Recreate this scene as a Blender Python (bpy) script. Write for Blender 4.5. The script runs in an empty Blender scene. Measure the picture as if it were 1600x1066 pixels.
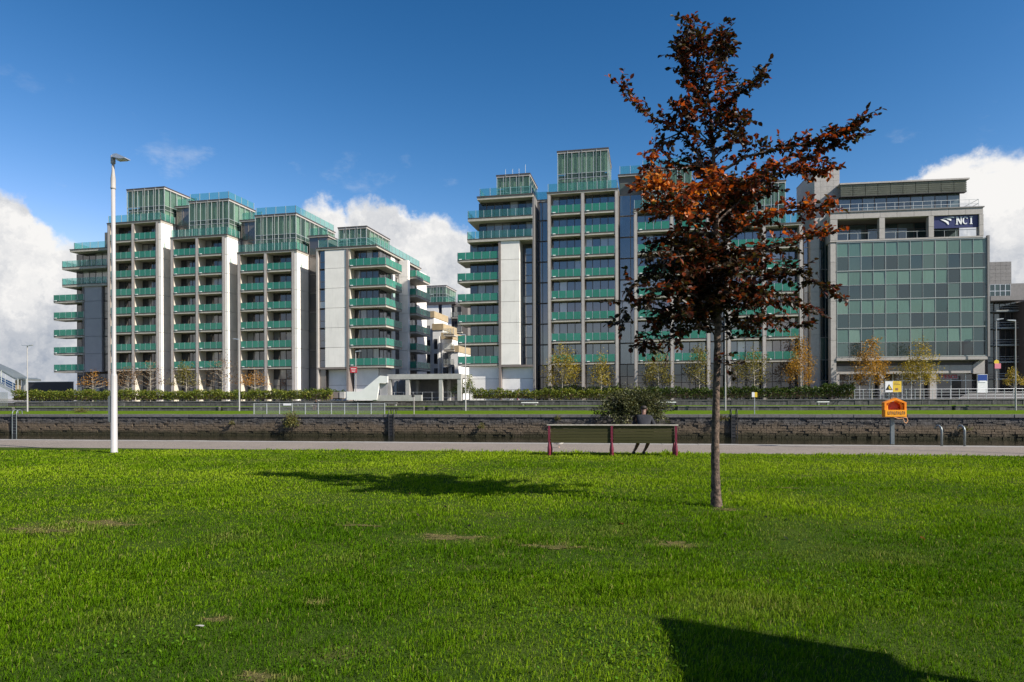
import bpy, bmesh, math, random
import numpy as np
from mathutils import Vector, Matrix
R = math.radians
random.seed(7)
rng = np.random.default_rng(11)
scene = bpy.context.scene
COL = scene.collection

# ---------------------------------------------------------------- camera
FPX, CX, HY, EYE = 1600*24/36, 800.0, 620.0, 1.6      # focal length and horizon in photo pixels, eye height
TH, RHO = math.atan(.16), .004
cs, sn = math.cos(TH), math.sin(TH)
cam = bpy.data.cameras.new('camera'); cam_o = bpy.data.objects.new('camera', cam); COL.objects.link(cam_o)
cam.lens = 24; cam.sensor_width = 36; cam.shift_y = 87/1600
cam.clip_start = .05; cam.clip_end = 12000
cam_o.matrix_world = Matrix.Translation((0, 0, EYE)) @ Matrix.Rotation(TH, 4, 'Z') @ Matrix.Rotation(R(90), 4, 'X') @ Matrix.Rotation(-RHO, 4, 'Z')
scene.camera = cam_o

def ray(px, py):
    xi, yi = (px-CX)/FPX, (HY-py)/FPX
    x0 = xi*math.cos(RHO)+yi*math.sin(RHO); y0 = -xi*math.sin(RHO)+yi*math.cos(RHO)
    return Vector((x0*cs-sn, x0*sn+cs, y0))
def wpt(px, py, D): return Vector((0, 0, EYE))+ray(px, py)*D
def gpt(px, py, z=0.):
    r = ray(px, py); return Vector((0, 0, EYE))+r*((z-EYE)/r.z)
def ypt(px, py, Y):
    r = ray(px, py); return Vector((0, 0, EYE))+r*(Y/r.y)

# ---------------------------------------------------------------- light
sun_dir = Vector((.935*math.cos(R(37.5)), -.354*math.cos(R(37.5)), math.sin(R(37.5)))).normalized()
SUN_STRENGTH, SKY_STRENGTH, CLOUD_STRENGTH = 5.0, .09, .56
sun = bpy.data.lights.new('sun', 'SUN'); sun.energy = SUN_STRENGTH; sun.angle = R(.53); sun.color = (1, .935, .83)
sun_o = bpy.data.objects.new('sun', sun); COL.objects.link(sun_o)
sun_o.rotation_euler = sun_dir.to_track_quat('Z', 'Y').to_euler(); sun_o.location = (30, -30, 60)
world = bpy.data.worlds.new('World'); scene.world = world; world.use_nodes = True
world.cycles.sampling_method = 'MANUAL'; world.cycles.sample_map_resolution = 512
vs = scene.view_settings
vs.view_transform = 'Standard'; vs.look = 'None'; vs.gamma = 1; vs.exposure = .75; vs.use_curve_mapping = False
scene.cycles.max_bounces = 6; scene.cycles.transparent_max_bounces = 12
scene.cycles.use_adaptive_sampling = True; scene.cycles.adaptive_threshold = .015
scene.cycles.use_denoising = True; scene.cycles.sample_clamp_indirect = 6

class NT:
    """thin helper for node trees"""
    def __init__(s, tree): s.t = tree; s.n = tree.nodes; s.l = tree.links
    def add(s, typ, **kw):
        n = s.n.new(typ)
        for k, v in kw.items(): setattr(n, k, v)
        return n
    def put(s, sock, v):
        if isinstance(v, bpy.types.NodeSocket): s.l.new(v, sock)
        elif v is not None: sock.default_value = v
    def math(s, op, a, b=None, c=None, clamp=False):
        n = s.add('ShaderNodeMath', operation=op, use_clamp=clamp); s.put(n.inputs[0], a)
        if b is not None: s.put(n.inputs[1], b)
        if c is not None: s.put(n.inputs[2], c)
        return n.outputs[0]
    def vmath(s, op, a, b=None, scale=None):
        n = s.add('ShaderNodeVectorMath', operation=op); s.put(n.inputs[0], a)
        if b is not None: s.put(n.inputs[1], b)
        if scale is not None: s.put(n.inputs['Scale'], scale)
        return n.outputs['Value'] if op in ('DOT_PRODUCT', 'LENGTH', 'DISTANCE') else n.outputs[0]
    def noise(s, vec, scale, detail=2., rough=.5, dist=0., color=False):
        n = s.add('ShaderNodeTexNoise'); s.put(n.inputs['Vector'], vec); n.inputs['Scale'].default_value = scale
        n.inputs['Detail'].default_value = detail; n.inputs['Roughness'].default_value = rough; n.inputs['Distortion'].default_value = dist
        return n.outputs['Color' if color else 'Fac']
    def ramp(s, fac, stops, interp='LINEAR'):
        n = s.add('ShaderNodeValToRGB'); cr = n.color_ramp; cr.interpolation = interp
        while len(cr.elements) < len(stops): cr.elements.new(1.)
        for e, (p, c) in zip(cr.elements, stops):
            e.position = p; e.color = c if len(c) == 4 else (*c, 1)
        s.put(n.inputs[0], fac); return n.outputs[0]
    def smooth(s, v, a, b, o0=0., o1=1.):
        n = s.add('ShaderNodeMapRange', interpolation_type='SMOOTHSTEP'); s.put(n.inputs[0], v)
        for i, x in enumerate((a, b, o0, o1)): s.put(n.inputs[i+1], x)
        return n.outputs[0]
    def mix(s, fac, a, b, blend='MIX'):
        n = s.add('ShaderNodeMix', data_type='RGBA', blend_type=blend); s.put(n.inputs[0], fac)
        s.put(n.inputs[6], a if isinstance(a, bpy.types.NodeSocket) else (*a, 1)); s.put(n.inputs[7], b if isinstance(b, bpy.types.NodeSocket) else (*b, 1))
        return n.outputs[2]
    def sep(s, v): n = s.add('ShaderNodeSeparateXYZ'); s.put(n.inputs[0], v); return n.outputs
    def comb(s, x, y, z):
        n = s.add('ShaderNodeCombineXYZ')
        for i, v in enumerate((x, y, z)): s.put(n.inputs[i], v)
        return n.outputs[0]

# sky: Nishita with cumulus banks along the horizon
w = NT(world.node_tree); w.n.clear()
tc = w.add('ShaderNodeTexCoord').outputs['Generated']
sky = w.add('ShaderNodeTexSky', sky_type='NISHITA', sun_disc=False)
sky.sun_elevation = R(37.5); sky.sun_rotation = math.atan2(sun_dir.x, sun_dir.y)
sky.altitude = 20; sky.air_density = 1.0; sky.dust_density = .3; sky.ozone_density = 3.2
def azel(px, py):
    d = ray(px, py).normalized(); return math.atan2(d.x, d.y), math.asin(d.z)
PROF = [(-60, 288), (0, 278), (40, 292), (66, 330), (90, 362), (130, 372), (165, 384), (220, 430), (330, 420), (420, 370), (455, 332),
        (478, 318), (505, 312), (528, 322), (540, 334), (556, 320), (585, 314), (630, 322), (652, 342), (690, 344), (722, 356), (760, 410), (860, 470),
        (1020, 560), (1250, 520), (1380, 330), (1425, 292), (1460, 262), (1505, 242), (1560, 231), (1640, 222), (1720, 230)]
A0, A1 = azel(-60, 600)[0], azel(1720, 600)[0]
dn = w.vmath('NORMALIZE', tc)
nz1 = w.noise(dn, 9., 7., .58, color=True)
nz2 = w.noise(dn, 30., 8., .66, color=True)
off = w.vmath('ADD', w.vmath('SCALE', w.vmath('SUBTRACT', nz1, (.5, .5, .5)), scale=.075),
              w.vmath('SCALE', w.vmath('SUBTRACT', nz2, (.5, .5, .5)), scale=.045))
def cloud_field(vec):
    x, y, z = w.sep(w.vmath('NORMALIZE', w.vmath('ADD', vec, off)))
    az = w.math('ARCTAN2', x, y); el = w.math('ARCSINE', z)
    t = w.math('DIVIDE', w.math('SUBTRACT', az, A0), A1-A0)
    stops = []
    for px, py in PROF:
        a, e = azel(px, py); v = max(0., min(1., e/.5)); stops.append(((a-A0)/(A1-A0), (v, v, v)))
    top_in = w.math('MULTIPLY', w.ramp(t, stops), .5)
    g = w.noise(w.comb(w.math('SINE', az), w.math('COSINE', az), 3.3), 2.6, 2., .5)      # the banks go on all round
    top_out = w.smooth(g, .42, .72, .0, .30)
    inside = w.math('MULTIPLY', w.math('GREATER_THAN', t, 0.), w.math('LESS_THAN', t, 1.))
    top = w.math('ADD', w.math('MULTIPLY', top_in, inside), w.math('MULTIPLY', top_out, w.math('SUBTRACT', 1., inside)))
    return w.math('SUBTRACT', top, el), el
f0, el0 = cloud_field(dn)
alpha = w.smooth(f0, -.004, .016)
hole = w.noise(w.vmath('MULTIPLY', dn, (1, 1, 2.2)), 6., 5., .55)
alpha = w.math('MULTIPLY', alpha, w.smooth(w.math('ADD', hole, w.math('MULTIPLY', w.smooth(f0, 0., .06), .12)), .27, .40))
wis = w.noise(w.vmath('MULTIPLY', dn, (1., 1., 2.)), 7.5, 6., .62)
wisp = w.math('MULTIPLY', w.smooth(wis, .60, .80), w.math('MULTIPLY', w.smooth(el0, .10, .24), w.smooth(el0, .42, .28)))
wisp = w.math('MULTIPLY', wisp, .3)
lump = w.noise(w.vmath('ADD', dn, w.vmath('SCALE', off, scale=1.5)), 11., 6., .55)
lump2 = w.noise(w.vmath('ADD', dn, tuple(-.03*c for c in sun_dir)), 11., 6., .55)
shade = w.math('ADD', w.smooth(f0, .0, .22, 1., .25), w.math('MULTIPLY', w.math('SUBTRACT', lump, .5), 3.0), clamp=True)
ccol = w.mix(shade, (.37, .42, .51), (1., .985, .965))
bsky = w.add('ShaderNodeBackground'); bsky.inputs['Strength'].default_value = SKY_STRENGTH
# the deep polarised blue of the photograph: each channel falls off a little faster than the plain sky
q = SKY_STRENGTH*2**.75; sc_ = w.vmath('MINIMUM', w.vmath('SCALE', sky.outputs[0], scale=.085*2**.75), (.9, .9, .9)); xr_, xg_, xb_ = w.sep(sc_)
tb_ = w.math('MULTIPLY', w.math('POWER', xb_, 1.5), 1.24/q); tg_ = w.math('MINIMUM', w.math('MULTIPLY', w.math('POWER', xg_, 1.65), 1.46/q), w.math('MULTIPLY', tb_, .92))
tr_ = w.math('MINIMUM', w.math('MULTIPLY', w.math('POWER', xr_, 2.6), 5.2/q), w.math('MULTIPLY', tg_, .85)); tint = w.comb(tr_, tg_, tb_)
w.put(bsky.inputs['Color'], tint)
bcl = w.add('ShaderNodeBackground'); bcl.inputs['Strength'].default_value = CLOUD_STRENGTH; w.put(bcl.inputs['Color'], ccol)
ms = w.add('ShaderNodeMixShader'); w.put(ms.inputs[0], w.math('MAXIMUM', alpha, wisp)); w.l.new(bsky.outputs[0], ms.inputs[1]); w.l.new(bcl.outputs[0], ms.inputs[2])
wo = w.add('ShaderNodeOutputWorld'); w.l.new(ms.outputs[0], wo.inputs['Surface'])

# ---------------------------------------------------------------- materials
M = {}
def mat(name, color, rough=.7, metal=0., var=0., vscale=1., bump=0., bscale=20., spec=.5, stain=0., rnd=0.):
    m = bpy.data.materials.new(name); m.use_nodes = True; t = NT(m.node_tree); b = t.n['Principled BSDF']
    b.inputs['Roughness'].default_value = rough; b.inputs['Metallic'].default_value = metal; b.inputs['Specular IOR Level'].default_value = spec
    c = None
    pos = t.add('ShaderNodeNewGeometry').outputs['Position']
    if var or stain or rnd:
        c = t.mix(0., color, color)
        if var:
            n = t.noise(pos, vscale, 6., .6)
            c = t.mix(t.smooth(n, .3, .7), tuple(x*(1-var) for x in color), tuple(min(1, x*(1+var)) for x in color))
        if stain:
            st = t.noise(t.vmath('MULTIPLY', pos, (2.4, 2.4, .22)), 1.3, 5., .65)
            c = t.mix(t.smooth(st, .52, .78, 0., stain), c, tuple(x*.45 for x in color))
        if rnd:
            r = t.add('ShaderNodeObjectInfo').outputs['Random']
            c = t.mix(t.math('MULTIPLY', r, rnd), c, tuple(x*.5 for x in color))
        t.put(b.inputs['Base Color'], c)
    else: b.inputs['Base Color'].default_value = (*color, 1)
    if bump:
        bn = t.add('ShaderNodeBump'); bn.inputs['Strength'].default_value = bump; bn.inputs['Distance'].default_value = .02
        t.put(bn.inputs['Height'], t.noise(pos, bscale, 5., .6)); t.l.new(bn.outputs[0], b.inputs['Normal'])
    M[name] = m; return m
mat('white_panel', (.80, .76, .71), .65, var=.05, vscale=.6, stain=.28, rnd=.10)
mat('white_wall', (.74, .73, .71), .6, var=.04, stain=.10)
mat('grey_panel', (.30, .29, .31), .45, var=.05, rnd=.12)
mat('fin_wall', (.56, .51, .43), .8, var=.06, stain=.15)
mat('slab', (.40, .37, .32), .8, var=.10, vscale=2., stain=.25)
mat('trim_dark', (.075, .062, .058), .5, rnd=.2)
mat('pier', (.21, .175, .16), .55, var=.1, rnd=.15)
mat('pier_pale', (.42, .385, .36), .6, var=.08, rnd=.1)
mat('brown_glazing', (.115, .10, .09), .25, var=.15, rnd=.4)
mat('core', (.15, .135, .125), .8)
mat('post', (.46, .48, .47), .35, metal=.3)
mat('mullion', (.30, .325, .315), .4, metal=.3)
mat('stone', (.36, .335, .315), .7, var=.08, vscale=3., rnd=.15, stain=.12)
mat('stone_dark', (.20, .19, .19), .75, var=.1, vscale=3., rnd=.2)
mat('concrete', (.36, .35, .335), .85, var=.12, vscale=1.5, stain=.25)
mat('louvre', (.20, .205, .165), .5, var=.1, rnd=.25)
mat('steel', (.55, .56, .57), .35, metal=.7)
mat('white_paint', (.36, .345, .34), .4, var=.03, vscale=2., stain=.08)
mat('dark_void', (.018, .018, .02), .6)
mat('maroon', (.15, .014, .034), .42, var=.2, vscale=18., bump=.2, bscale=60.)
mat('bark', (.092, .062, .045), .9, var=.8, vscale=19., bump=1., bscale=30., stain=.6)
mat('bark_pale', (.30, .27, .22), .9, var=.4, vscale=9.)
mat('water_grey', (.5, .5, .5))
mat('skin', (.13, .065, .045), .55)
mat('cloth_dark', (.012, .013, .019), .85, var=.3, vscale=15., bump=.4, bscale=25.)
mat('cloth_shorts', (.05, .05, .055), .9, var=.2, vscale=12.)
mat('shoe', (.02, .02, .022), .6)
mat('hair', (.018, .012, .009), .7)
mat('orange_plastic', (.86, .26, .012), .38, var=.06, vscale=6.)
mat('red_plastic', (.66, .07, .012), .4)
mat('rope', (.62, .33, .16), .8)
mat('lip_orange', (.88, .36, .015), .4)
mat('yellow', (.72, .50, .04), .5); mat('sign_white', (.78, .78, .76), .5); mat('black', (.015, .015, .015), .5)
mat('sign_red', (.48, .035, .05), .5); mat('navy', (.012, .018, .10), .4); mat('pink', (.7, .22, .28), .5)
mat('letter_white', (.85, .85, .85), .5); mat('tesco_red', (.40, .02, .03), .5); mat('poster_blue', (.02, .06, .26), .4)
mat('bird_white', (.78, .74, .68), .7); mat('bird_grey', (.33, .34, .36), .7); mat('bird_leg', (.55, .35, .25), .6)
mat('metal_grey', (.20, .225, .23), .45, metal=.5, var=.1); mat('metal_black', (.03, .03, .032), .5, metal=.3)
mat('soil', (.13, .085, .05), .95, var=.3, vscale=6.)
mat('brick_brown', (.26, .15, .095), .9, var=.15, vscale=3.)
mat('tan_wall', (.36, .28, .17), .85, var=.1)
mat('green_board', (.03, .08, .045), .5)

def glass(name, tint, body, fac, rough=.06, spec=.5, rnd=0.):
    """tinted architectural glass: transparent + coloured body + reflection"""
    m = bpy.data.materials.new(name); m.use_nodes = True; t = NT(m.node_tree); b = t.n['Principled BSDF']; out = t.n['Material Output']
    b.inputs['Roughness'].default_value = rough; b.inputs['Specular IOR Level'].default_value = spec
    c = body
    if rnd:
        r = t.add('ShaderNodeObjectInfo').outputs['Random']
        c = t.mix(t.math('MULTIPLY', r, rnd), body, tuple(x*.55 for x in body)); t.put(b.inputs['Base Color'], c)
    else: b.inputs['Base Color'].default_value = (*body, 1)
    tr = t.add('ShaderNodeBsdfTransparent'); tr.inputs[0].default_value = (*tint, 1)
    mx = t.add('ShaderNodeMixShader'); mx.inputs[0].default_value = fac
    t.l.new(tr.outputs[0], mx.inputs[1]); t.l.new(b.outputs[0], mx.inputs[2]); t.l.new(mx.outputs[0], out.inputs['Surface'])
    M[name] = m
glass('balcony_glass', (.34, .74, .63), (.048, .25, .185), .76, .12, .35, .4)
glass('roof_glass', (.74, .93, .91), (.11, .28, .26), .2, .05, .6, .3)
glass('penthouse_glass', (.80, .90, .85), (.13, .19, .165), .22, .05, .7, .4)
glass('fence_mesh', (.9, .91, .9), (.34, .35, .33), .16, .5)

def pane_mat(name, stops, rough=.04, spec=.6, streak=0., ior=1.9):
    """opaque-looking window pane: curtain, blind or dark room behind reflecting glass, a different one in each pane"""
    m = bpy.data.materials.new(name); m.use_nodes = True; t = NT(m.node_tree); b = t.n['Principled BSDF']
    r = t.add('ShaderNodeObjectInfo').outputs['Random']
    pos = t.add('ShaderNodeNewGeometry').outputs['Position']
    sh = t.noise(t.vmath('MULTIPLY', pos, (1, 1, .08)), 7., 3., .6)
    c = t.ramp(r, stops, 'CONSTANT')
    if streak: c = t.mix(t.math('MULTIPLY', sh, streak), c, (.02, .025, .03))
    t.put(b.inputs['Base Color'], c); b.inputs['Roughness'].default_value = rough; b.inputs['Specular IOR Level'].default_value = .5; b.inputs['IOR'].default_value = ior if name != 'curtain' else 1.3
    bn = t.add('ShaderNodeBump'); bn.inputs['Strength'].default_value = .05; bn.inputs['Distance'].default_value = .02
    t.put(bn.inputs['Height'], t.noise(pos, 1.1, 2.)); t.l.new(bn.outputs[0], b.inputs['Normal'])
    M[name] = m
pane_mat('window_pane', [(0., (.018, .022, .03)), (.22, (.045, .05, .06)), (.38, (.20, .205, .21)), (.5, (.025, .03, .045)), (.64, (.40, .39, .36)), (.74, (.03, .035, .04)), (.88, (.30, .30, .30)), (.95, (.5, .48, .44))], streak=.6)
pane_mat('blue_pane', [(0., (.012, .022, .05)), (.35, (.02, .04, .085)), (.6, (.05, .065, .09)), (.76, (.015, .02, .03)), (.84, (.22, .235, .25)), (.93, (.36, .37, .37))], spec=.8, ior=2.3)
pane_mat('brown_pane', [(0., (.10, .085, .07)), (.4, (.15, .13, .11)), (.7, (.06, .05, .045)), (.88, (.22, .20, .18))], .12)
pane_mat('office_blind', [(0., (.095, .185, .148)), (.35, (.12, .215, .17)), (.66, (.08, .155, .128)), (.84, (.03, .07, .068)), (.92, (.145, .235, .19))], .05, .55, .35, 1.65)
pane_mat('office_dark', [(0., (.012, .034, .036)), (.35, (.024, .052, .05)), (.6, (.008, .02, .024)), (.84, (.055, .10, .085))], .05, .6, .35, 1.75)
pane_mat('shop_pane', [(0., (.012, .014, .016)), (.5, (.02, .022, .024)), (.8, (.04, .04, .042))], .05, .4)
pane_mat('top_pane', [(0., (.03, .05, .055)), (.4, (.05, .075, .08)), (.7, (.09, .12, .12))], .04, .7)
pane_mat('curtain', [(0., (.70, .72, .62)), (.3, (.58, .61, .53)), (.55, (.78, .75, .65)), (.75, (.34, .38, .34)), (.88, (.64, .65, .58))], .9, .1, .25)

def stone_mat(name, c_hi, c_lo, sx, sz, mortar, low=None, zlo=0., zhi=1., bump=.8):
    m = bpy.data.materials.new(name); m.use_nodes = True; t = NT(m.node_tree); b = t.n['Principled BSDF']
    pos = t.add('ShaderNodeNewGeometry').outputs['Position']; x, y, z = t.sep(pos)
    wob = t.vmath('SCALE', t.vmath('SUBTRACT', t.noise(pos, 1.6, 4., color=True), (.5, .5, .5)), scale=.22)
    br = t.add('ShaderNodeTexBrick'); t.put(br.inputs['Vector'], t.vmath('ADD', t.comb(t.math('ADD', x, y), z, 0.), wob))
    br.inputs['Scale'].default_value = 1.; br.inputs['Brick Width'].default_value = sx; br.inputs['Row Height'].default_value = sz
    br.inputs['Mortar Size'].default_value = .012; br.inputs['Mortar Smooth'].default_value = .5
    br.inputs['Color1'].default_value = (*c_hi, 1); br.inputs['Color2'].default_value = (*c_lo, 1); br.inputs['Mortar'].default_value = (*mortar, 1)
    isl = t.add('ShaderNodeNewGeometry').outputs['Random Per Island']
    n = t.noise(pos, 3.2, 7., .65)
    c = t.mix(t.smooth(n, .32, .72, .0, .75), br.outputs['Color'], tuple(q*.35 for q in c_lo))
    c = t.mix(t.math('MULTIPLY', isl, .5), c, tuple(q*.45 for q in c_lo))
    drip = t.noise(t.vmath('MULTIPLY', pos, (3., 3., .3)), 1.1, 5., .6)
    c = t.mix(t.smooth(drip, .5, .72, 0., .55), c, tuple(min(1, q*1.6) for q in c_hi))
    if low:
        zz = t.math('ADD', z, t.math('MULTIPLY', t.math('SUBTRACT', t.noise(pos, .8, 5.), .5), .8))
        c = t.mix(t.smooth(zz, zhi, zlo), c, t.mix(t.noise(pos, 5., 6.), tuple(q*.45 for q in low), tuple(q*1.5 for q in low)))
        c = t.mix(t.smooth(zz, -1.35, -1.8), c, (.028, .024, .008))
    t.put(b.inputs['Base Color'], c); b.inputs['Roughness'].default_value = .9
    bn = t.add('ShaderNodeBump'); bn.inputs['Strength'].default_value = bump; bn.inputs['Distance'].default_value = .06
    t.put(bn.inputs['Height'], t.math('ADD', t.noise(pos, 7., 6., .65), t.math('MULTIPLY', br.outputs['Fac'], -.5))); t.l.new(bn.outputs[0], b.inputs['Normal'])
    M[name] = m
stone_mat('quay_stone', (.135, .125, .12), (.075, .07, .068), .5, .2, (.18, .17, .165), (.125, .092, .06), -1.15, -.55)
stone_mat('terrace_stone', (.125, .12, .12), (.085, .08, .08), .6, .9, (.06, .06, .06), bump=.4)
mat('coping', (.135, .13, .125), .85, var=.2, vscale=4., bump=.3, rnd=.35)
mat('coping_near', (.25, .235, .215), .85, var=.14, vscale=5., bump=.3, rnd=.12)

def ground_mat(name, ca, cb, cc, s1, s2, rough=.9, bump=.3, bs=30., fine=0.):
    m = bpy.data.materials.new(name); m.use_nodes = True; t = NT(m.node_tree); b = t.n['Principled BSDF']
    pos = t.add('ShaderNodeNewGeometry').outputs['Position']
    c = t.mix(t.smooth(t.noise(pos, s1, 6., .6), .3, .7), ca, cb)
    c = t.mix(t.smooth(t.noise(pos, s2, 4., .6), .55, .75, 0., .8), c, cc)
    if fine: c = t.mix(t.smooth(t.noise(pos, fine, 2., .7), .42, .62, 0., .45), c, tuple(q*.4 for q in ca))
    t.put(b.inputs['Base Color'], c); b.inputs['Roughness'].default_value = rough; b.inputs['Specular IOR Level'].default_value = .0; b.inputs['IOR'].default_value = 1.01
    bn = t.add('ShaderNodeBump'); bn.inputs['Strength'].default_value = bump; bn.inputs['Distance'].default_value = .03
    t.put(bn.inputs['Height'], t.noise(pos, bs, 5., .65)); t.l.new(bn.outputs[0], b.inputs['Normal'])
    M[name] = m
ground_mat('lawn_soil', (.032, .06, .010), (.05, .075, .014), (.09, .085, .03), 1.2, .9, bs=60., bump=.6)
ground_mat('bare_soil', (.10, .10, .035), (.16, .125, .06), (.06, .10, .015), 5., 9., bs=50., bump=.9, fine=24.)
ground_mat('far_lawn', (.075, .135, .010), (.10, .155, .016), (.16, .15, .04), .35, .8, bs=14., bump=.9, fine=9.)
ground_mat('path_tarmac', (.225, .196, .172), (.255, .22, .193), (.19, .165, .147), .5, 2.3, bs=90., bump=.35, fine=42.)
ground_mat('terrace_paving', (.22, .21, .20), (.27, .26, .25), (.18, .17, .16), .7, 2.)

m = bpy.data.materials.new('canal_water'); m.use_nodes = True; t = NT(m.node_tree); b = t.n['Principled BSDF']
b.inputs['Base Color'].default_value = (.012, .012, .006, 1); b.inputs['Roughness'].default_value = .08; b.inputs['IOR'].default_value = 1.33
bn = t.add('ShaderNodeBump'); bn.inputs['Strength'].default_value = .25; bn.inputs['Distance'].default_value = .05
pos = t.add('ShaderNodeNewGeometry').outputs['Position']
t.put(bn.inputs['Height'], t.noise(t.vmath('MULTIPLY', pos, (1., 2.2, 1.)), 2.2, 4.)); t.l.new(bn.outputs[0], b.inputs['Normal']); M['canal_water'] = m

def leaf_mat(name, stops, trans=.35, rough=.5, zone=None, spec=.3):
    m = bpy.data.materials.new(name); m.use_nodes = True; t = NT(m.node_tree); b = t.n['Principled BSDF']; out = t.n['Material Output']
    g = t.add('ShaderNodeNewGeometry'); r = g.outputs['Random Per Island']
    if zone:
        n = t.noise(g.outputs['Position'], zone, 3., .6)
        r = t.math('ADD', t.math('MULTIPLY', r, .60), t.smooth(n, .36, .66, 0., .34), clamp=True)
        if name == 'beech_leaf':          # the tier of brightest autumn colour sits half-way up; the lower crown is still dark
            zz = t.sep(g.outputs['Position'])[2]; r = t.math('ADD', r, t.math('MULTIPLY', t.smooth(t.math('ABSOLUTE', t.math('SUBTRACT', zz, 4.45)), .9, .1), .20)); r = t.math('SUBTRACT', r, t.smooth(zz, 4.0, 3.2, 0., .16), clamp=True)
    c = t.ramp(r, stops)
    t.put(b.inputs['Base Color'], c); b.inputs['Roughness'].default_value = rough; b.inputs['Specular IOR Level'].default_value = spec
    tl = t.add('ShaderNodeBsdfTranslucent'); t.put(tl.inputs[0], t.mix(1., c, (1.25, 1.05, .6), 'MULTIPLY'))
    mx = t.add('ShaderNodeMixShader'); mx.inputs[0].default_value = trans
    t.l.new(b.outputs[0], mx.inputs[1]); t.l.new(tl.outputs[0], mx.inputs[2]); t.l.new(mx.outputs[0], out.inputs['Surface']); M[name] = m
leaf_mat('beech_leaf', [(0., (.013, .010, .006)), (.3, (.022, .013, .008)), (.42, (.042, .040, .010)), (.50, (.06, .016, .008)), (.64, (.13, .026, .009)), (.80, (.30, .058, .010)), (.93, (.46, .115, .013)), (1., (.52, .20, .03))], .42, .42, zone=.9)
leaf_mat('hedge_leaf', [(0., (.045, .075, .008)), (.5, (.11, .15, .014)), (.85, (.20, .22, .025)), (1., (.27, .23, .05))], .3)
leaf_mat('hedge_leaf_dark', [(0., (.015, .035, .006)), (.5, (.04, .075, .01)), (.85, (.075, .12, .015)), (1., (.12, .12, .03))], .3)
leaf_mat('leaf_olive', [(0., (.09, .09, .018)), (.5, (.16, .15, .028)), (1., (.25, .20, .045))], .4)
leaf_mat('leaf_yellow', [(0., (.14, .13, .015)), (.5, (.27, .22, .025)), (1., (.36, .27, .04))], .4)
leaf_mat('leaf_amber', [(0., (.18, .11, .015)), (.5, (.33, .19, .025)), (1., (.42, .22, .03))], .4)
leaf_mat('leaf_orange', [(0., (.16, .08, .025)), (.5, (.36, .18, .03)), (1., (.42, .2, .02))], .4)
leaf_mat('leaf_brown', [(0., (.10, .065, .04)), (.6, (.17, .11, .06)), (1., (.22, .13, .05))], .3)
leaf_mat('bush_leaf', [(0., (.022, .03, .010)), (.5, (.05, .06, .02)), (.85, (.10, .105, .035)), (1., (.16, .15, .06))], .25)
leaf_mat('clover_leaf', [(0., (.04, .11, .006)), (.5, (.075, .165, .008)), (1., (.13, .22, .02))], .3, .6, spec=.05)
leaf_mat('weed_leaf', [(0., (.06, .09, .015)), (.6, (.14, .13, .03)), (1., (.2, .16, .06))], .3)
m = bpy.data.materials.new('grass_blade'); m.use_nodes = True; t = NT(m.node_tree); t.n.remove(t.n['Principled BSDF']); out = t.n['Material Output']
at_ = t.add('ShaderNodeAttribute', attribute_name='Col').outputs['Color']
b = t.add('ShaderNodeBsdfDiffuse'); t.put(b.inputs['Color'], at_)
tl = t.add('ShaderNodeBsdfTranslucent'); t.put(tl.inputs[0], t.mix(1., at_, (1.1, 1.1, .5), 'MULTIPLY'))
mx = t.add('ShaderNodeMixShader'); mx.inputs[0].default_value = .38
t.l.new(b.outputs[0], mx.inputs[1]); t.l.new(tl.outputs[0], mx.inputs[2]); t.l.new(mx.outputs[0], out.inputs['Surface']); M['grass_blade'] = m
m = bpy.data.materials.new('bench_wood'); m.use_nodes = True; t = NT(m.node_tree); b = t.n['Principled BSDF']
pos = t.add('ShaderNodeTexCoord').outputs['Object']
gr = t.noise(t.vmath('MULTIPLY', pos, (.9, 9., 9.)), 3., 6., .65)
c = t.mix(t.smooth(gr, .3, .7), (.034, .032, .013), (.085, .080, .036)); rr = t.add('ShaderNodeObjectInfo').outputs['Random']
t.put(b.inputs['Base Color'], t.mix(t.math('MULTIPLY', rr, .45), c, (.027, .030, .012))); b.inputs['Roughness'].default_value = .85; b.inputs['Specular IOR Level'].default_value = .1; M['bench_wood'] = m
mat('bench_top', (.36, .33, .28), .8, var=.2, vscale=8.)

# ---------------------------------------------------------------- building kit
ORG = {}
_cube = {}
def unit_cube(mname):
    if mname not in _cube:
        me = bpy.data.meshes.new('box_'+mname); bm = bmesh.new(); bmesh.ops.create_cube(bm, size=1.); bm.to_mesh(me); bm.free()
        me.materials.append(M[mname]); _cube[mname] = me
    return _cube[mname]
def link(name, data, parent=None, loc=(0, 0, 0)):
    o = bpy.data.objects.new(name, data); COL.objects.link(o); o.location = loc
    if parent is not None: o.parent = parent
    return o
def tag(o, label=None, cat=None, group=None, kind=None):
    for k, v in (('label', label), ('category', cat), ('group', group), ('kind', kind)):
        if v: o[k] = v
    return o
def thing(name, loc, label, cat, group=None, rz=0.):
    o = link(name, None, None, loc); o.empty_display_size = .3; o.rotation_euler.z = rz; ORG[o] = Vector((0, 0, 0))
    return tag(o, label, cat, group)
def node(parent, name, org):
    o = link(name, None, parent, Vector(org)-ORG[parent]); o.empty_display_size = .2; ORG[o] = Vector(org); return o
def box(parent, name, m, x0, x1, y0, y1, z0, z1, rot=None):
    o = link(name, unit_cube(m), parent)
    o.location = Vector(((x0+x1)/2, (y0+y1)/2, (z0+z1)/2))-(ORG[parent] if parent is not None else Vector())
    o.scale = (abs(x1-x0), abs(y1-y0), abs(z1-z0))
    if rot: o.rotation_euler = rot
    return o
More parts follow.
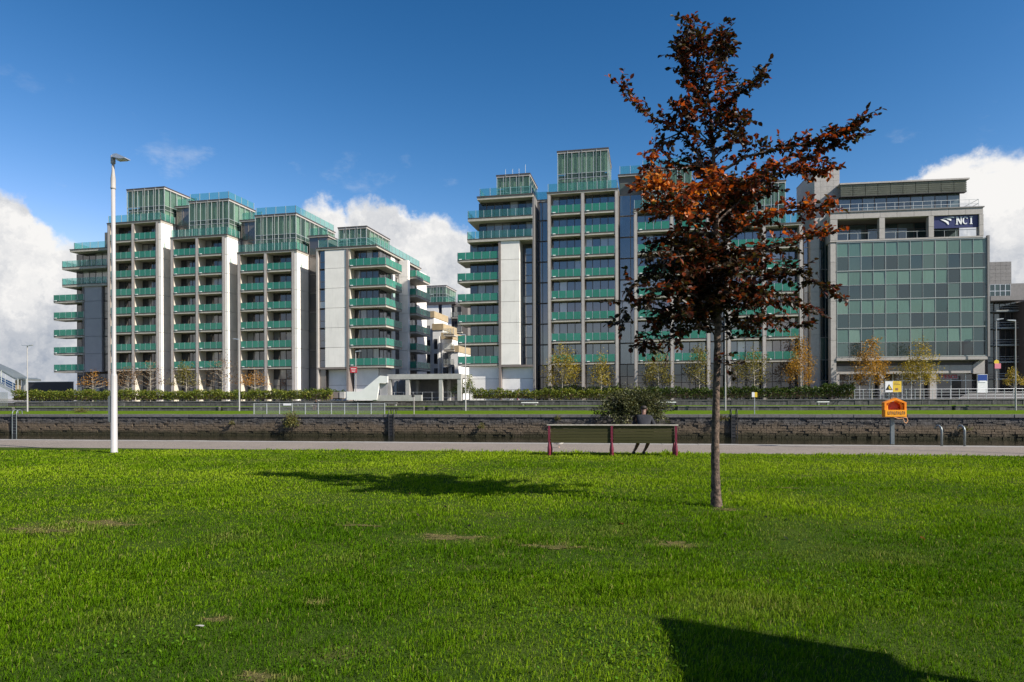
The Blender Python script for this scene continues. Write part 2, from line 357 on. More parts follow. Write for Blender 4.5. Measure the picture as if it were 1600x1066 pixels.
class MB:
    def __init__(s): s.v = []; s.f = []
    def poly(s, pts):
        k = len(s.v); s.v += [tuple(p) for p in pts]; s.f.append(tuple(range(k, k+len(pts)))); return s
    def box(s, x0, x1, y0, y1, z0, z1):
        k = len(s.v); s.v += [(x, y, z) for z in (z0, z1) for y in (y0, y1) for x in (x0, x1)]
        s.f += [tuple(k+i for i in q) for q in ((0, 2, 3, 1), (4, 5, 7, 6), (0, 1, 5, 4), (2, 6, 7, 3), (0, 4, 6, 2), (1, 3, 7, 5))]; return s
    def tube(s, pts, rad, n=8, cap=True):
        pts = [Vector(p) for p in pts]; rad = [rad]*len(pts) if not isinstance(rad, (list, tuple)) else rad; k = len(s.v); up = None
        for i, p in enumerate(pts):
            d = (pts[min(i+1, len(pts)-1)]-pts[max(i-1, 0)]).normalized()
            a = d.orthogonal().normalized() if up is None else (up-d*up.dot(d)).normalized()
            up = a; b = d.cross(a)
            for j in range(n):
                t = 2*math.pi*j/n; s.v.append(tuple(p+(a*math.cos(t)+b*math.sin(t))*rad[i]))
        for i in range(len(pts)-1):
            for j in range(n):
                q = k+i*n; s.f.append((q+j, q+(j+1) % n, q+n+(j+1) % n, q+n+j))
        if cap: s.f.append(tuple(k+j for j in range(n))[::-1]); s.f.append(tuple(k+(len(pts)-1)*n+j for j in range(n)))
        return s
    def lathe(s, prof, n=12, c=(0, 0, 0)):
        k = len(s.v)
        for r, z in prof:
            for j in range(n):
                t = 2*math.pi*j/n; s.v.append((c[0]+r*math.cos(t), c[1]+r*math.sin(t), c[2]+z))
        for i in range(len(prof)-1):
            for j in range(n):
                q = k+i*n; s.f.append((q+j, q+(j+1) % n, q+n+(j+1) % n, q+n+j))
        s.f.append(tuple(k+j for j in range(n))[::-1]); s.f.append(tuple(k+(len(prof)-1)*n+j for j in range(n))); return s
    def prism(s, pts, d):
        """closed outline pts extruded by vector d"""
        k = len(s.v); n = len(pts); d = Vector(d); s.v += [tuple(p) for p in pts]+[tuple(Vector(p)+d) for p in pts]
        s.f.append(tuple(k+i for i in range(n))); s.f.append(tuple(k+n+i for i in range(n))[::-1])
        for i in range(n): s.f.append((k+i, k+n+i, k+n+(i+1) % n, k+(i+1) % n))
        return s
    def build(s, name, m, parent=None, org=None, smooth=False, loc=None):
        me = bpy.data.meshes.new(name)
        o_ = Vector(org) if org is not None else (ORG[parent] if parent is not None and parent in ORG else Vector())
        me.from_pydata([tuple(Vector(v)-o_) for v in s.v], [], s.f); me.materials.append(M[m])
        if smooth: me.polygons.foreach_set('use_smooth', [True]*len(me.polygons))
        bm = bmesh.new(); bm.from_mesh(me); bmesh.ops.recalc_face_normals(bm, faces=bm.faces); bm.to_mesh(me); bm.free()
        base = ORG[parent] if parent is not None and parent in ORG else Vector()
        o = link(name, me, parent, loc if loc is not None else (o_-base)); ORG[o] = o_; return o

class Frame:
    """a building's own axes: x along its front, y away from the camera"""
    def __init__(s, px, D, phi):
        p = wpt(px, HY, D); s.o = Vector((p.x, p.y, 0)); s.phi = phi
        s.ex = Vector((math.cos(phi), math.sin(phi), 0)); s.ey = Vector((-math.sin(phi), math.cos(phi), 0))
    def at(s, px, py, y=0.):
        r = ray(px, py); c = Vector((0, 0, EYE))-s.o
        t = (y-c.dot(s.ey))/r.dot(s.ey); p = c+r*t; return p.dot(s.ex), p.z
    def x(s, px, y=0., py=480): return s.at(px, py, y)[0]
    def z(s, px, py, y=0.): return s.at(px, py, y)[1]

Z0, FH = 6.15, 2.9
def lev(k): return Z0+FH*k
GZ = 1.1

def railing_mesh(parent, name, m, segs, z0, z1, w=.035):
    mb = MB()
    for (xa, ya), (xb, yb), n in segs:
        for i in range(n+1):
            t = i/n; x, y = xa+(xb-xa)*t, ya+(yb-ya)*t; mb.box(x-w, x+w, y-w, y+w, z0, z1)
    o = mb.build(name, m, parent); o['kind'] = 'stuff'; return o
def glass_run(parent, gm, xa, ya, xb, yb, n, z0, z1, name='glass_panel'):
    for i in range(n):
        t0, t1 = i/n, (i+1)/n; g = .05/max(.1, math.hypot(xb-xa, yb-ya)); t0 += g; t1 -= g
        x0, x1, y0, y1 = xa+(xb-xa)*t0, xa+(xb-xa)*t1, ya+(yb-ya)*t0, ya+(yb-ya)*t1
        if abs(xb-xa) > abs(yb-ya): box(parent, name, gm, x0, x1, y0-.012, y0+.012, z0, z1)
        else: box(parent, name, gm, x0-.012, x0+.012, y0, y1, z0, z1)
def balcony(B, x0, x1, y0, y1, z, n, sides='', ns=2, gm='balcony_glass', th=.24, bracket=True, gh=1.1):
    b = node(B, 'balcony', (x0, y0, z))
    box(b, 'slab', 'slab', x0, x1, y0, y1, z-th, z)
    mb = MB(); mb.box(x0-.01, x1+.01, y0-.03, y0+.08, z+.004, z+.10)
    segs = [((x0+.04, y0+.03), (x1-.04, y0+.03), n)]
    if 'L' in sides: mb.box(x0-.03, x0+.08, y0+.09, y1, z+.004, z+.10); segs.append(((x0+.03, y0+.03), (x0+.03, y1), ns))
    if 'R' in sides: mb.box(x1-.08, x1+.03, y0+.09, y1, z+.004, z+.10); segs.append(((x1-.03, y0+.03), (x1-.03, y1), ns))
    mb.build('edge_trim', 'trim_dark', b)
    glass_run(b, gm, x0+.04, y0-.01, x1-.04, y0-.01, n, z+.12, z+gh)
    if 'L' in sides: glass_run(b, gm, x0-.01, y0+.06, x0-.01, y1, ns, z+.12, z+gh)
    if 'R' in sides: glass_run(b, gm, x1+.01, y0+.06, x1+.01, y1, ns, z+.12, z+gh)
    railing_mesh(b, 'railing', 'post', segs, z+.03, z+gh+.03)
    if bracket: box(b, 'deck_box', 'letter_white', x0+.25, x0+.62, y0-.10, y0-.035, z+.10, z+.2)
    return b
def window(B, x0, x1, y, z0, z1, n, m='window_pane', fm='trim_dark', trans=None, axis='x', name='window', fw=.045):
    """glazed opening: n panes across; trans = heights of transoms; axis 'y' runs along a side wall"""
    wn = node(B, name, (x0, y, z0) if axis == 'x' else (y, x0, z0)); mb = MB(); zs = [z0]+list(trans or [])+[z1]
    def bx(a0, a1, d0, d1, c0, c1):
        if axis == 'x': mb.box(a0, a1, d0, d1, c0, c1)
        else: mb.box(d0, d1, a0, a1, c0, c1)
    sgn = -1 if axis == 'x' else 1
    d0, d1 = (y-.05, y+.02) if sgn < 0 else (y-.02, y+.05)
    for i in range(n+1):
        x = x0+(x1-x0)*i/n; bx(max(x0, x-fw), min(x1, x+fw), d0, d1, z0, z1)
    for z in zs: bx(x0, x1, d0+.01, d1-.01, max(z0, z-fw), min(z1, z+fw))
    mb.build('frame', fm, wn)
    for i in range(n):
        for j in range(len(zs)-1):
            a0, a1 = x0+(x1-x0)*i/n+fw, x0+(x1-x0)*(i+1)/n-fw; c0, c1 = zs[j]+fw, zs[j+1]-fw
            rt = (random.uniform(-.004, .004), 0, random.uniform(-.006, .006))
            if axis == 'x': box(wn, 'pane', m, a0, a1, y-.012, y+.012, c0, c1, rt)
            else: box(wn, 'pane', m, y-.012, y+.012, a0, a1, c0, c1, rt)
    return wn
def panels(B, x0, x1, y0, y1, zs, m='white_panel', gap=.022, name='wall_panel'):
    for a, b_ in zip(zs[:-1], zs[1:]): box(B, name, m, x0, x1, y0, y1, a+gap, b_-gap)
def roof_rail(B, pts, z, h=1.15, pitch=1.55, gm='roof_glass', name='roof_railing'):
    r = node(B, name, (pts[0][0], pts[0][1], z)); segs = []
    for (xa, ya), (xb, yb) in zip(pts[:-1], pts[1:]):
        n = max(1, round(math.hypot(xb-xa, yb-ya)/pitch)); glass_run(r, gm, xa, ya, xb, yb, n, z+.08, z+h); segs.append(((xa, ya), (xb, yb), n))
    railing_mesh(r, 'railing', 'post', segs, z-.02, z+h+.03, .03); return r
def penthouse(B, x0, x1, y0, y1, z0, z1, nf, ns, trans=.45, rail=False, side='R'):
    """glass roof pavilion: curtains and a core inside, tinted panes outside"""
    p = node(B, 'penthouse', (x0, y0, z0)); zt = z0+(z1-z0)*trans
    box(p, 'roof', 'trim_dark', x0-.12, x1+.12, y0-.12, y1+.1, z1, z1+.16)
    box(p, 'roof_edge', 'pier_pale', x0-.07, x1+.07, y0-.07, y1+.05, z1-.22, z1-.004)
    box(p, 'core', 'core', x0+.9, x1-.9, y0+1.6, y1-.3, z0, z1-.25)
    for i in range(nf):
        xa, xb = x0+(x1-x0)*i/nf, x0+(x1-x0)*(i+1)/nf
        for a, b_ in ((z0, zt-.3), (zt-.3, zt+.35), (zt+.35, z1-.25)):
            box(p, 'glass_panel', 'penthouse_glass', xa+.03, xb-.03, y0-.015, y0+.015, a+.03, b_-.03)
        for a, b_ in ((z0, zt-.35), (zt+.35, z1-.3)):
            box(p, 'curtain', 'curtain', xa+.05, xb-.08, y0+.14+.1*random.random(), y0+.26, a, b_)
    box(p, 'floor_band', 'trim_dark', x0+.1, x1-.1, y0+.2, y1-.1, zt-.22, zt+.18)
    mb = MB(); w = .035
    for i in range(nf+1):
        x = x0+(x1-x0)*i/nf; mb.box(x-w, x+w, y0-.07, y0+.05, z0, z1-.22)
        if i < nf and i % 2: mb.box(x+.4*(x1-x0)/nf-.02, x+.4*(x1-x0)/nf+.02, y0-.14, y0-.09, z0+.2, z1+.1)
    for z in (zt-.3, zt+.35): mb.box(x0, x1, y0-.05, y0+.03, z-.03, z+.03)
    xs = x1 if side == 'R' else x0
    for i in range(ns+1):
        y = y0+(y1-y0)*i/ns; mb.box(xs-w, xs+w, y-w, y+w, z0, z1-.22)
    for z in (zt-.3, zt+.35): mb.box(xs-.03, xs+.03, y0, y1, z-.03, z+.03)
    mb.build('mullions', 'post', p)['kind'] = 'stuff'
    for i in range(ns):
        ya, yb = y0+(y1-y0)*i/ns, y0+(y1-y0)*(i+1)/ns
        for a, b_ in ((z0, zt-.3), (zt-.3, zt+.35), (zt+.35, z1-.25)):
            box(p, 'glass_panel', 'penthouse_glass', xs-.015, xs+.015, ya+.04, yb-.03, a+.03, b_-.03)
        for a, b_ in ((z0, zt-.35), (zt+.35, z1-.3)):
            xi = xs-.2 if side == 'R' else xs+.2
            if random.random() < .85: box(p, 'curtain', 'curtain', xi-.015, xi+.015, ya+.06, yb-.1, a, b_)
    if rail: roof_rail(B, [(x0+.1, y0+.1), (x1-.1, y0+.1), (x1-.1, y1-.2)], z1+.17, 1.1)
    return p
def loggia_block(B, xs, y0, ktop, depth, right_panels=True, ndep=3.3, panes=4, gn=4, win='window_pane', g_over=None, pier_w=.17, wd=1.9):
    """stack of recessed balconies between cross walls"""
    zr = lev(ktop)
    for i, x in enumerate(xs):
        box(B, 'cross_wall', 'fin_wall', x-.15, x+.15, y0+.1, y0+depth, GZ, zr-.3)
        box(B, 'pier', 'pier_pale', x-pier_w, x+pier_w, y0-.06, y0+.1, GZ, zr-.3)
        box(B, 'pier_edge', 'pier', x-pier_w-.07, x-pier_w-.003, y0-.05, y0+.1, GZ, zr-.3)
        box(B, 'pier_edge', 'pier', x+pier_w+.003, x+pier_w+.07, y0-.05, y0+.1, GZ, zr-.3)
    for a, b_ in zip(xs[:-1], xs[1:]):
        x0, x1 = a+pier_w+.08, b_-pier_w-.08; xi0, xi1 = a+.16, b_-.16
        for k in range(ktop):
            balcony(B, x0, x1, y0, y0+wd, lev(k), gn)
            window(B, xi0, xi1, y0+wd, lev(k)+.02, lev(k)+2.6, panes, win)
        window(B, xi0, xi1, y0+wd, GZ, lev(0)-.26, panes, 'shop_pane' if win == 'blue_pane' else win, trans=[GZ+2.3, GZ+3.3])
    xl, xr = xs[0]-pier_w-.07, xs[-1]+pier_w+.07
    rp = .45 if right_panels else 0.
    box(B, 'core_wall', 'core', xl+.1, xr-.02, y0+wd+.06, y0+depth, GZ, zr-.32)
    box(B, 'parapet', 'slab', xl-.02, xr+rp+.03, y0-.08, y0+depth, zr-.295, zr-.09)
    box(B, 'parapet_cap', 'trim_dark', xl-.06, xr+rp+.06, y0-.14, y0+depth+.02, zr-.086, zr+.06)
    if right_panels:
        zs = [GZ]+[lev(k)-.12 for k in range(ktop)]+[zr-.36]
        panels(B, xr+.003, xr+rp, y0+.0, y0+ndep, zs)
        box(B, 'parapet_band', 'slab', xr+.01, xr+rp+.02, y0+.02, y0+ndep, zr-.35, zr-.30)
    return xl, xr+rp
# ---------------------------------------------------------------- the setting
def sheet(name, m, x0, x1, y0, y1, z, nx=1, ny=1):
    mb = MB()
    for i in range(nx):
        for j in range(ny):
            a, b_ = x0+(x1-x0)*i/nx, x0+(x1-x0)*(i+1)/nx; c, d = y0+(y1-y0)*j/ny, y0+(y1-y0)*(j+1)/ny
            mb.poly([(a, c, z), (b_, c, z), (b_, d, z), (a, d, z)])
    o = mb.build(name, m); o['kind'] = 'structure'; return o
YG, YP, YQ = 19.55, 23.35, 60.0          # grass edge, near quay edge, far quay face
WZ = -1.95
sheet('lawn', 'lawn_soil', -400, 400, -600, YG, 0.)
path = sheet('path', 'path_tarmac', -400, 400, YG, YP-.5, .006)
sheet('water', 'canal_water', -400, 400, YP-.1, YQ+.3, WZ)
sheet('grass_bank', 'far_lawn', -400, 400, YQ+.5, 78.0, 0.)
sheet('grass_terrace', 'far_lawn', -400, 400, 78.4, 87.5, .44)
sheet('ground', 'terrace_paving', -4000, 4000, 87.9, 6000, 1.07)
xx = -26.
while xx < 24:
    L = random.uniform(1.05, 1.5); o = box(path, 'coping_stone', 'coping_near', xx+.006, xx+L-.006, YP-.5, YP, -.3, .012+random.uniform(-.004, .004)); xx += L
nq = thing('quay_wall', (0, YP, 0), 'near dock wall dropping below the tarmac path edge', 'quay wall')
box(nq, 'wall_face', 'quay_stone', -400, 400, -.42, -.06, -4, -.31)
fq = thing('quay_wall', (0, YQ, 0), 'dark rubble stone dock wall across the water', 'quay wall')
box(fq, 'wall_body', 'quay_stone', -400, 400, .12, .6, -4, -.22)
mb = MB(); z = -.24                                   # rubble courses, each stone a little proud or shy of the next
while z > -2.2:
    h = random.choice((.13, .17, .21, .27)); x = -82.+random.random()
    while x < 52:
        L = random.uniform(.2, .62); d = random.choice((0., .02, .03, .05, .09))*random.random()*1.2; j = lambda: random.uniform(-.02, .02)
        mb.box(x+.012+j()*.5, x+L-.012+j()*.5, .02+d, .2, z-h+.012+j(), z-.008+j()*.5); x += L
    z -= h
mb.build('stone_courses', 'quay_stone', fq)['kind'] = 'stuff'
xx = -82.
while xx < 52:
    L = random.uniform(1.1, 1.8); box(fq, 'coping_stone', 'coping', xx+.012, xx+L-.012, -.05+random.uniform(-.02, .02), .55, -.225, .03+random.uniform(-.012, .012)); xx += L
for i, (Y, zb, zt, lab, gaps) in enumerate([(78., 0., .47, 'low stone retaining wall at the top of the grass bank', [22, 345, 410, 665, 1056, 1490]),
                                            (87.5, .44, 1.12, 'upper stone retaining wall directly below the hedges', [])]):
    tw = thing('retaining_wall', (0, Y, 0), lab, 'wall')
    edges = [-400.]+sum([[ypt(g-3, 635, Y).x, ypt(g+3, 635, Y).x] for g in gaps], [])+[400.]
    for a, b_ in zip(edges[::2], edges[1::2]):
        xa = max(a, -88.); 
        box(tw, 'wall_body', 'terrace_stone', a, b_, .06, .38, zb-.5, zt-.09)
        mbb = MB(); x = xa
        while x < min(b_, 62):
            L = random.uniform(.5, .9); x2 = min(x+L, b_); mbb.box(x+.01, x2-.01, random.uniform(-.02, .04), .1, zb-.1, zt-.1); x = x2
        mbb.build('stone_blocks', 'terrace_stone', tw)['kind'] = 'stuff'
        mbb = MB(); x = xa
        while x < min(b_, 62):
            x2 = min(x+random.uniform(1.2, 1.9), b_); mbb.box(x+.01, x2-.01, -.05, .4, zt-.088, zt+random.uniform(-.01, .015)); x = x2
        mbb.build('coping_course', 'coping', tw)['kind'] = 'stuff'
    for g in gaps: box(tw, 'gap_back', 'dark_void', ypt(g-3, 635, Y).x-.1, ypt(g+3, 635, Y).x+.1, .42, .5, zb-.2, zt-.03)

# ---------------------------------------------------------------- apartment block on the left
fa = Frame(245, 106.5, -(math.atan(.22)-TH))
A = thing('apartment_building', fa.o, 'stepped white apartment block with four glass penthouses, behind the tall near lamp post', 'building', rz=fa.phi)
X = fa.x
blocks = [([170.5, 208, 246], 8), ([269, 308, 349.5], 7), ([373.5, 415, 458], 6)]
sides = []
for xs, kt in blocks:
    x = [X(p, 0.) for p in xs]; xl, xr = loggia_block(A, x, 0., kt, 3.4); sides.append((xl, xr, kt))
    zr = lev(kt)
    roof_rail(A, [(xl+.1, .12), (xr-.15, .12), (xr-.15, 3.3)], zr+.06, 1.15, 1.25)
PH = [(199, 257, 29.35, 34.9, 7., 7, 5, False), (296, 357.5, 26.45, 32.25, 7., 7, 5, True), (399, 462.5, 23.55, 29.35, 12.5, 7, 9, True)]
for (a, b_, z0, z1, y1, nf, ns, rl), (xl, xr, kt) in zip(PH, sides):
    penthouse(A, X(a, 1.5, 350), X(b_, 1.5, 350), 1.5, 1.5+y1, z0+.06, z1, nf, ns, .42, rl)
# body behind the blocks, with its own upper terraces between the pavilions
def body(B, xa, xb, y0, y1, zt, n, m='brown_pane', zb=None, rail=True, nm='rear_wall', floors=True):
    box(B, nm, 'core', xa, xb, y0+.08, y1, GZ, zt-.3)
    box(B, 'roof_slab', 'pier_pale', xa-.15, xb+.15, y0-.25, y1, zt-.295, zt-.1)
    box(B, 'roof_trim', 'trim_dark', xa-.18, xb+.18, y0-.3, y1+.02, zt-.096, zt+.02)
    if rail: roof_rail(B, [(xa+.1, y0+.05), (xb-.1, y0+.05)], zt+.03, 1.15)
    k = 0
    while floors and lev(k)+2.6 < zt:
        if zb is None or lev(k) >= zb: window(B, xa+.05, xb-.05, y0, lev(k)-.15, min(lev(k)+2.65, zt-.32), n, m, 'pier')
        k += 1
xr1, xl2, xr2, xl3, xr3 = sides[0][1], sides[1][0], sides[1][1], sides[2][0], sides[2][1]
body(A, xr1+.02, X(296, 1.5, 350)-.1, 3.5, 15, lev(9)+.1, 3)
body(A, xr2+.02, X(399, 1.5, 350)-.1, 3.5, 15, lev(8)+.1, 3)
body(A, xr3+.02, X(496.5, 0)-.1, 3.5, 15, lev(7)-.1, 2, 'brown_pane')
box(A, 'rear_block', 'core', sides[0][0], sides[0][1], 3.45, 14.9, GZ, lev(8)-.1)
box(A, 'rear_block', 'core', sides[1][0], sides[1][1], 3.45, 14.9, GZ, lev(7)-.1)
box(A, 'rear_block', 'core', sides[2][0], sides[2][1], 3.45, 14.9, GZ, lev(6)-.1)
# far left wing: wrap-round balconies, grey panels, upper setbacks
ya = 3.0
xw, xp0, xp1, xe = X(108, ya), X(132.5, ya), X(159.5, ya), X(170, ya)
box(A, 'wing_core', 'core', xw, xe, ya+1.7, 15, GZ, lev(5)-.3)
for k in range(5):
    balcony(A, X(84, ya-.2, 520), X(131.3, ya-.2, 520), ya-.2, ya+2.2, lev(k), 5, 'L', 2)
    window(A, xw, xp0-.2, ya+1.6, lev(k)+.02, lev(k)+2.6, 3)
window(A, xw, xp0-.2, ya+1.6, GZ, lev(0)-.26, 3, trans=[GZ+2.5])
panels(A, xp0, xp1, ya-.1, ya+1.6, [lev(0)-.2]+[lev(k)-.12 for k in range(1, 5)]+[lev(5)-.36], 'grey_panel')
for k in range(5): window(A, xp1+.05, xe, ya+.3, lev(k)-.1, lev(k)+2.7, 1, 'brown_pane', trans=[lev(k)+1.1])
window(A, xp0, xe, ya+.6, GZ, lev(0)-.5, 4, trans=[GZ+2.4])
box(A, 'pier', 'pier', xp0-.25, xp0-.05, ya-.2, ya+1.6, GZ, lev(5)-.3)
for k, xa, xb in ((5, 97, 170), (6, 97, 170), (7, 108.5, 170)):
    a = X(xa, ya-.4, 420); z = lev(k)-.25
    if k < 7:
        balcony(A, a, xe, ya-.4, ya+6, z, 9, 'L', 3, 'roof_glass', .35, False)
        window(A, X(120, ya+1.4, 420), xe, ya+1.4, z+.02, lev(k+1)-.62, 6)
        box(A, 'wing_core', 'core', X(120, ya+1.4, 420)+.05, xe, ya+1.5, 14, z, lev(k+1)-.6)
    else:
        box(A, 'roof_slab', 'slab', a, xe, ya-.3, 14, z-.35, z); box(A, 'roof_trim', 'trim_dark', a-.05, xe, ya-.36, 14.1, z+.004, z+.12)
        roof_rail(A, [(X(116, ya+.2, 380), 8.), (X(116, ya+.2, 380), ya+.2), (X(166, ya+.2, 380), ya+.2)], z+.12)
box(A, 'lift_core', 'pier', X(163.5, ya+.5, 350), xe-.05, ya+.5, 6, lev(7)+.1, lev(8)-.4)
# right-hand corner block
xs0, xs1, xw0, xw1, xb0, xb1, xc = X(497.5), X(507), X(508), X(541), X(545.5), X(603), X(592, 1.5)
for k in range(6): window(A, xs0, xs1, .35, lev(k)-.1, lev(k)+2.6, 1, 'blue_pane', 'pier', trans=[lev(k)+.9])
window(A, xs0, xs1, .35, GZ, lev(0)-.3, 1, 'brown_pane', 'pier', trans=[GZ+2])
box(A, 'pier', 'pier_pale', xs0-.3, xs0-.02, -.05, 3.5, GZ, lev(6)-.3)
panels(A, xw0, xw1, -.02, 1.5, [lev(k)-.14 for k in range(6)]+[lev(6)-.36])
box(A, 'band', 'pier', xs0-.3, xw1, -.06, .5, lev(0)-.42, lev(0)-.16)
box(A, 'pier', 'pier', xw1+.05, xw1+.38, -.12, 1.5, GZ, lev(6)-.3)
box(A, 'cross_wall', 'fin_wall', xw1+.4, xw1+.6, .05, 1.5, lev(0), lev(6)-.3)
panels(A, xs0+1.0, xw1-.02, 1.2, 1.5, [GZ, GZ+2.3, lev(0)-.43], 'white_wall')
panels(A, xw1+.62, xc, 1.2, 1.5, [GZ, GZ+2.2, lev(0)-.3], 'white_wall')
box(A, 'cross_wall', 'fin_wall', xs0+.05, xs0+.3, .6, 1.5, GZ, lev(0)-.43)
box(A, 'corner_core', 'core', xs0, xc-.02, 1.62, 22, GZ, lev(6)-.32)
for k in range(6):
    balcony(A, xb0, xb1, 0., 6.2, lev(k), 5, 'R', 5)
    window(A, xw1+.62, xc, 1.55, lev(k)+.02, lev(k)+2.6, 4)
    window(A, 1.7, 5.8, xc, lev(k)+.02, lev(k)+2.6, 3, axis='y')
    window(A, 7.6, 9.2, xc+.02, lev(k)+.02, lev(k)+2.5, 2, axis='y')
    balcony(A, xc+.05, xc+2.5, 10.5, 17., lev(k), 2, 'R', 4)
    window(A, 10.6, 16.5, xc+.02, lev(k)+.02, lev(k)+2.6, 4, axis='y')
panels(A, xc+.004, xc+.1, 5.9, 7.5, [GZ]+[lev(k)-.12 for k in range(6)]+[lev(6)-.36])
panels(A, xc+.004, xc+1.5, 9.3, 10.2, [GZ]+[lev(k)-.12 for k in range(6)]+[lev(6)-.36])
panels(A, xc+.004, xc+.1, 17.2, 22, [GZ]+[lev(k)-.12 for k in range(6)]+[lev(6)-.36])
panels(A, xc+.004, xc+.1, 1.6, 5.9, [GZ, lev(0)-.3], 'white_wall')
zr = lev(6); xrr = X(588.5, -.1, 385)
box(A, 'roof_slab', 'slab', xs0-.3, xrr, -.1, 18.5, zr-.30, zr-.06); box(A, 'roof_trim', 'trim_dark', xs0-.35, xrr+.05, -.16, 18.6, zr-.056, zr+.08)
roof_rail(A, [(xs0, .1), (xrr-.15, .1), (xrr-.15, 18.)], zr+.09, 1.1, 1.5)
penthouse(A, X(529, 2.2, 370), X(572.5, 2.2, 370), 2.2, 11, zr+.08, 26.9, 5, 6, .4)

# ---------------------------------------------------------------- apartment block in the middle
fb = Frame(858, 93, -(math.atan(.2)-TH))
B = thing('apartment_building', fb.o, 'taller apartment block in the middle, half hidden by the red-leaved tree', 'building', rz=fb.phi)
X = fb.x
bl = [([858.5, 911, 964], 8), ([993.5, 1050, 1107], 7), ([1139, 1194, 1252], 6)]
sb = []
for xs, kt in bl:
    x = [X(p, 0.) for p in xs]; xl, xr = loggia_block(B, x, 0., kt, 3.2, False, win='blue_pane', wd=1.35); sb.append((xl, xr, kt))
    roof_rail(B, [(xl+.1, .12), (xr-.15, .12), (xr-.15, 3.1)], lev(kt)+.06, 1.15, 1.25)
for (a, b_, z0, z1, d, nf, ns, rl) in [(871.5, 950, 29.35, 35.3, 8, 7, 5, False), (1003.5, 1081, 26.45, 32.1, 8, 7, 5, True), (1150, 1227, 23.55, 29.4, 8, 7, 5, False)]:
    penthouse(B, X(a, 1.5, 290), X(b_, 1.5, 290), 1.5, 1.5+d, z0+.06, z1, nf, ns, .42, rl)
body(B, X(836.5, 2.6), sb[0][0]-.02, 2.6, 14, lev(8)-.2, 2, 'blue_pane')
body(B, sb[0][1]+.02, X(1003.5, 1.5, 290)-.1, 2.6, 14, lev(9)-.3, 2, 'blue_pane')
body(B, sb[1][1]+.02, X(1150, 1.5, 290)-.1, 2.6, 14, lev(8)-.3, 2, 'blue_pane')
for (xl, xr, kt) in sb: box(B, 'rear_block', 'core', xl, xr, 3.25, 13.9, GZ, lev(kt)-.1)
for xa, xb in ((X(836.5, 2.6), sb[0][0]), (sb[0][1], sb[1][0]), (sb[1][1], sb[2][0])):
    window(B, xa+.02, xb-.02, 2.55, GZ, lev(0)-.2, 2, 'shop_pane', trans=[GZ+1.6, GZ+3.2])
# left end: balconies, white panel, glazed stair strip and upper setbacks
x0, xw, x1, xq0, xq1, xg0, xg1, xm = X(715), X(735, 1.5), X(779), X(783), X(812), X(819.5, 2.6), X(832, 2.6), X(834, 0)
box(B, 'end_core', 'core', xw, xq0, 1.62, 14, GZ, lev(6)-.3); box(B, 'end_core', 'core', xq0+.01, xm-.02, 2.7, 14, GZ, lev(6)-.31)
for k in range(6):
    balcony(B, x0, x1, 0., 4.5, lev(k), 5, 'L', 3)
    window(B, xw, x1, 1.55, lev(k)+.02, lev(k)+2.6, 4)
    window(B, xg0-.2, xg1, 2.6, lev(k)-.1, lev(k)+2.65, 1, 'blue_pane', 'pier', trans=[lev(k)+.9])
box(B, 'pier', 'pier', x1+.03, xq0-.03, -.1, 1.6, GZ, lev(6)-.3)
panels(B, xq0, xq1, -.02, 2.62, [lev(k)-.14 for k in range(6)]+[lev(6)-.36])
box(B, 'mullion_pier', 'stone_dark', xm-.12, xm+.15, -.05, 2.6, GZ, lev(8)-.3)
box(B, 'band', 'pier', xq0, xm-.13, -.06, .5, lev(0)-.45, lev(0)-.17)
panels(B, xw, x1, .6, .8, [GZ, GZ+1.5, GZ+3., lev(0)-.25], 'white_wall')
panels(B, xq0, xm-.2, .6, .8, [GZ, GZ+1.5, GZ+3., lev(0)-.46], 'white_wall')
box(B, 'drain_pipe', 'sign_red', X(807.5, .55), X(808.8, .55), .5, .58, GZ, GZ+1.4)
for k in (6, 7):
    a = X(730 if k == 6 else 731, -.2, 350); z = lev(k)-.1
    balcony(B, a, xm-.14, -.2, 5.5, z, 8, 'L', 3, 'roof_glass', .36, False)
    window(B, X(748.5, 1.4, 350), xm-.14, 1.4, z+.02, lev(k+1)-.5, 7)
    box(B, 'end_core', 'core', X(748.5, 1.4, 350)+.05, xm-.14, 1.5, 14, z, lev(k+1)-.46)
a = X(745.5, -.2, 310); z = lev(8)-.05
box(B, 'roof_slab', 'slab', a, xm, -.2, 14, z-.4, z-.05); box(B, 'roof_trim', 'trim_dark', a-.06, xm+.05, -.27, 14.1, z-.046, z+.1)
roof_rail(B, [(X(750, .2, 305), 7), (X(750, .2, 305), .2), (xm-.3, .2)], z+.1)
penthouse(B, X(776.5, 2.5, 290), X(827.5, 2.5, 290), 2.5, 9, z+.1, 32.9, 5, 4, .4)
mb = MB()
for px, h in ((790, .9), (801, .9), (811, .9), (821, 1.4)): xx = X(px, 4, 280); mb.tube([(xx, 4, 33), (xx, 4, 33+h+.4)], .03, 5)
mb.build('aerials', 'post', B)
# right end
window(B, X(1256, 1.5), X(1265.5, 1.5), 1.5, GZ, lev(6)-1., 1, 'blue_pane', 'pier_pale', trans=[lev(k) for k in range(6)])
box(B, 'end_core', 'core', X(1253.5, .2), X(1266, 1.6), 1.6, 12, GZ, lev(6)-1.1)

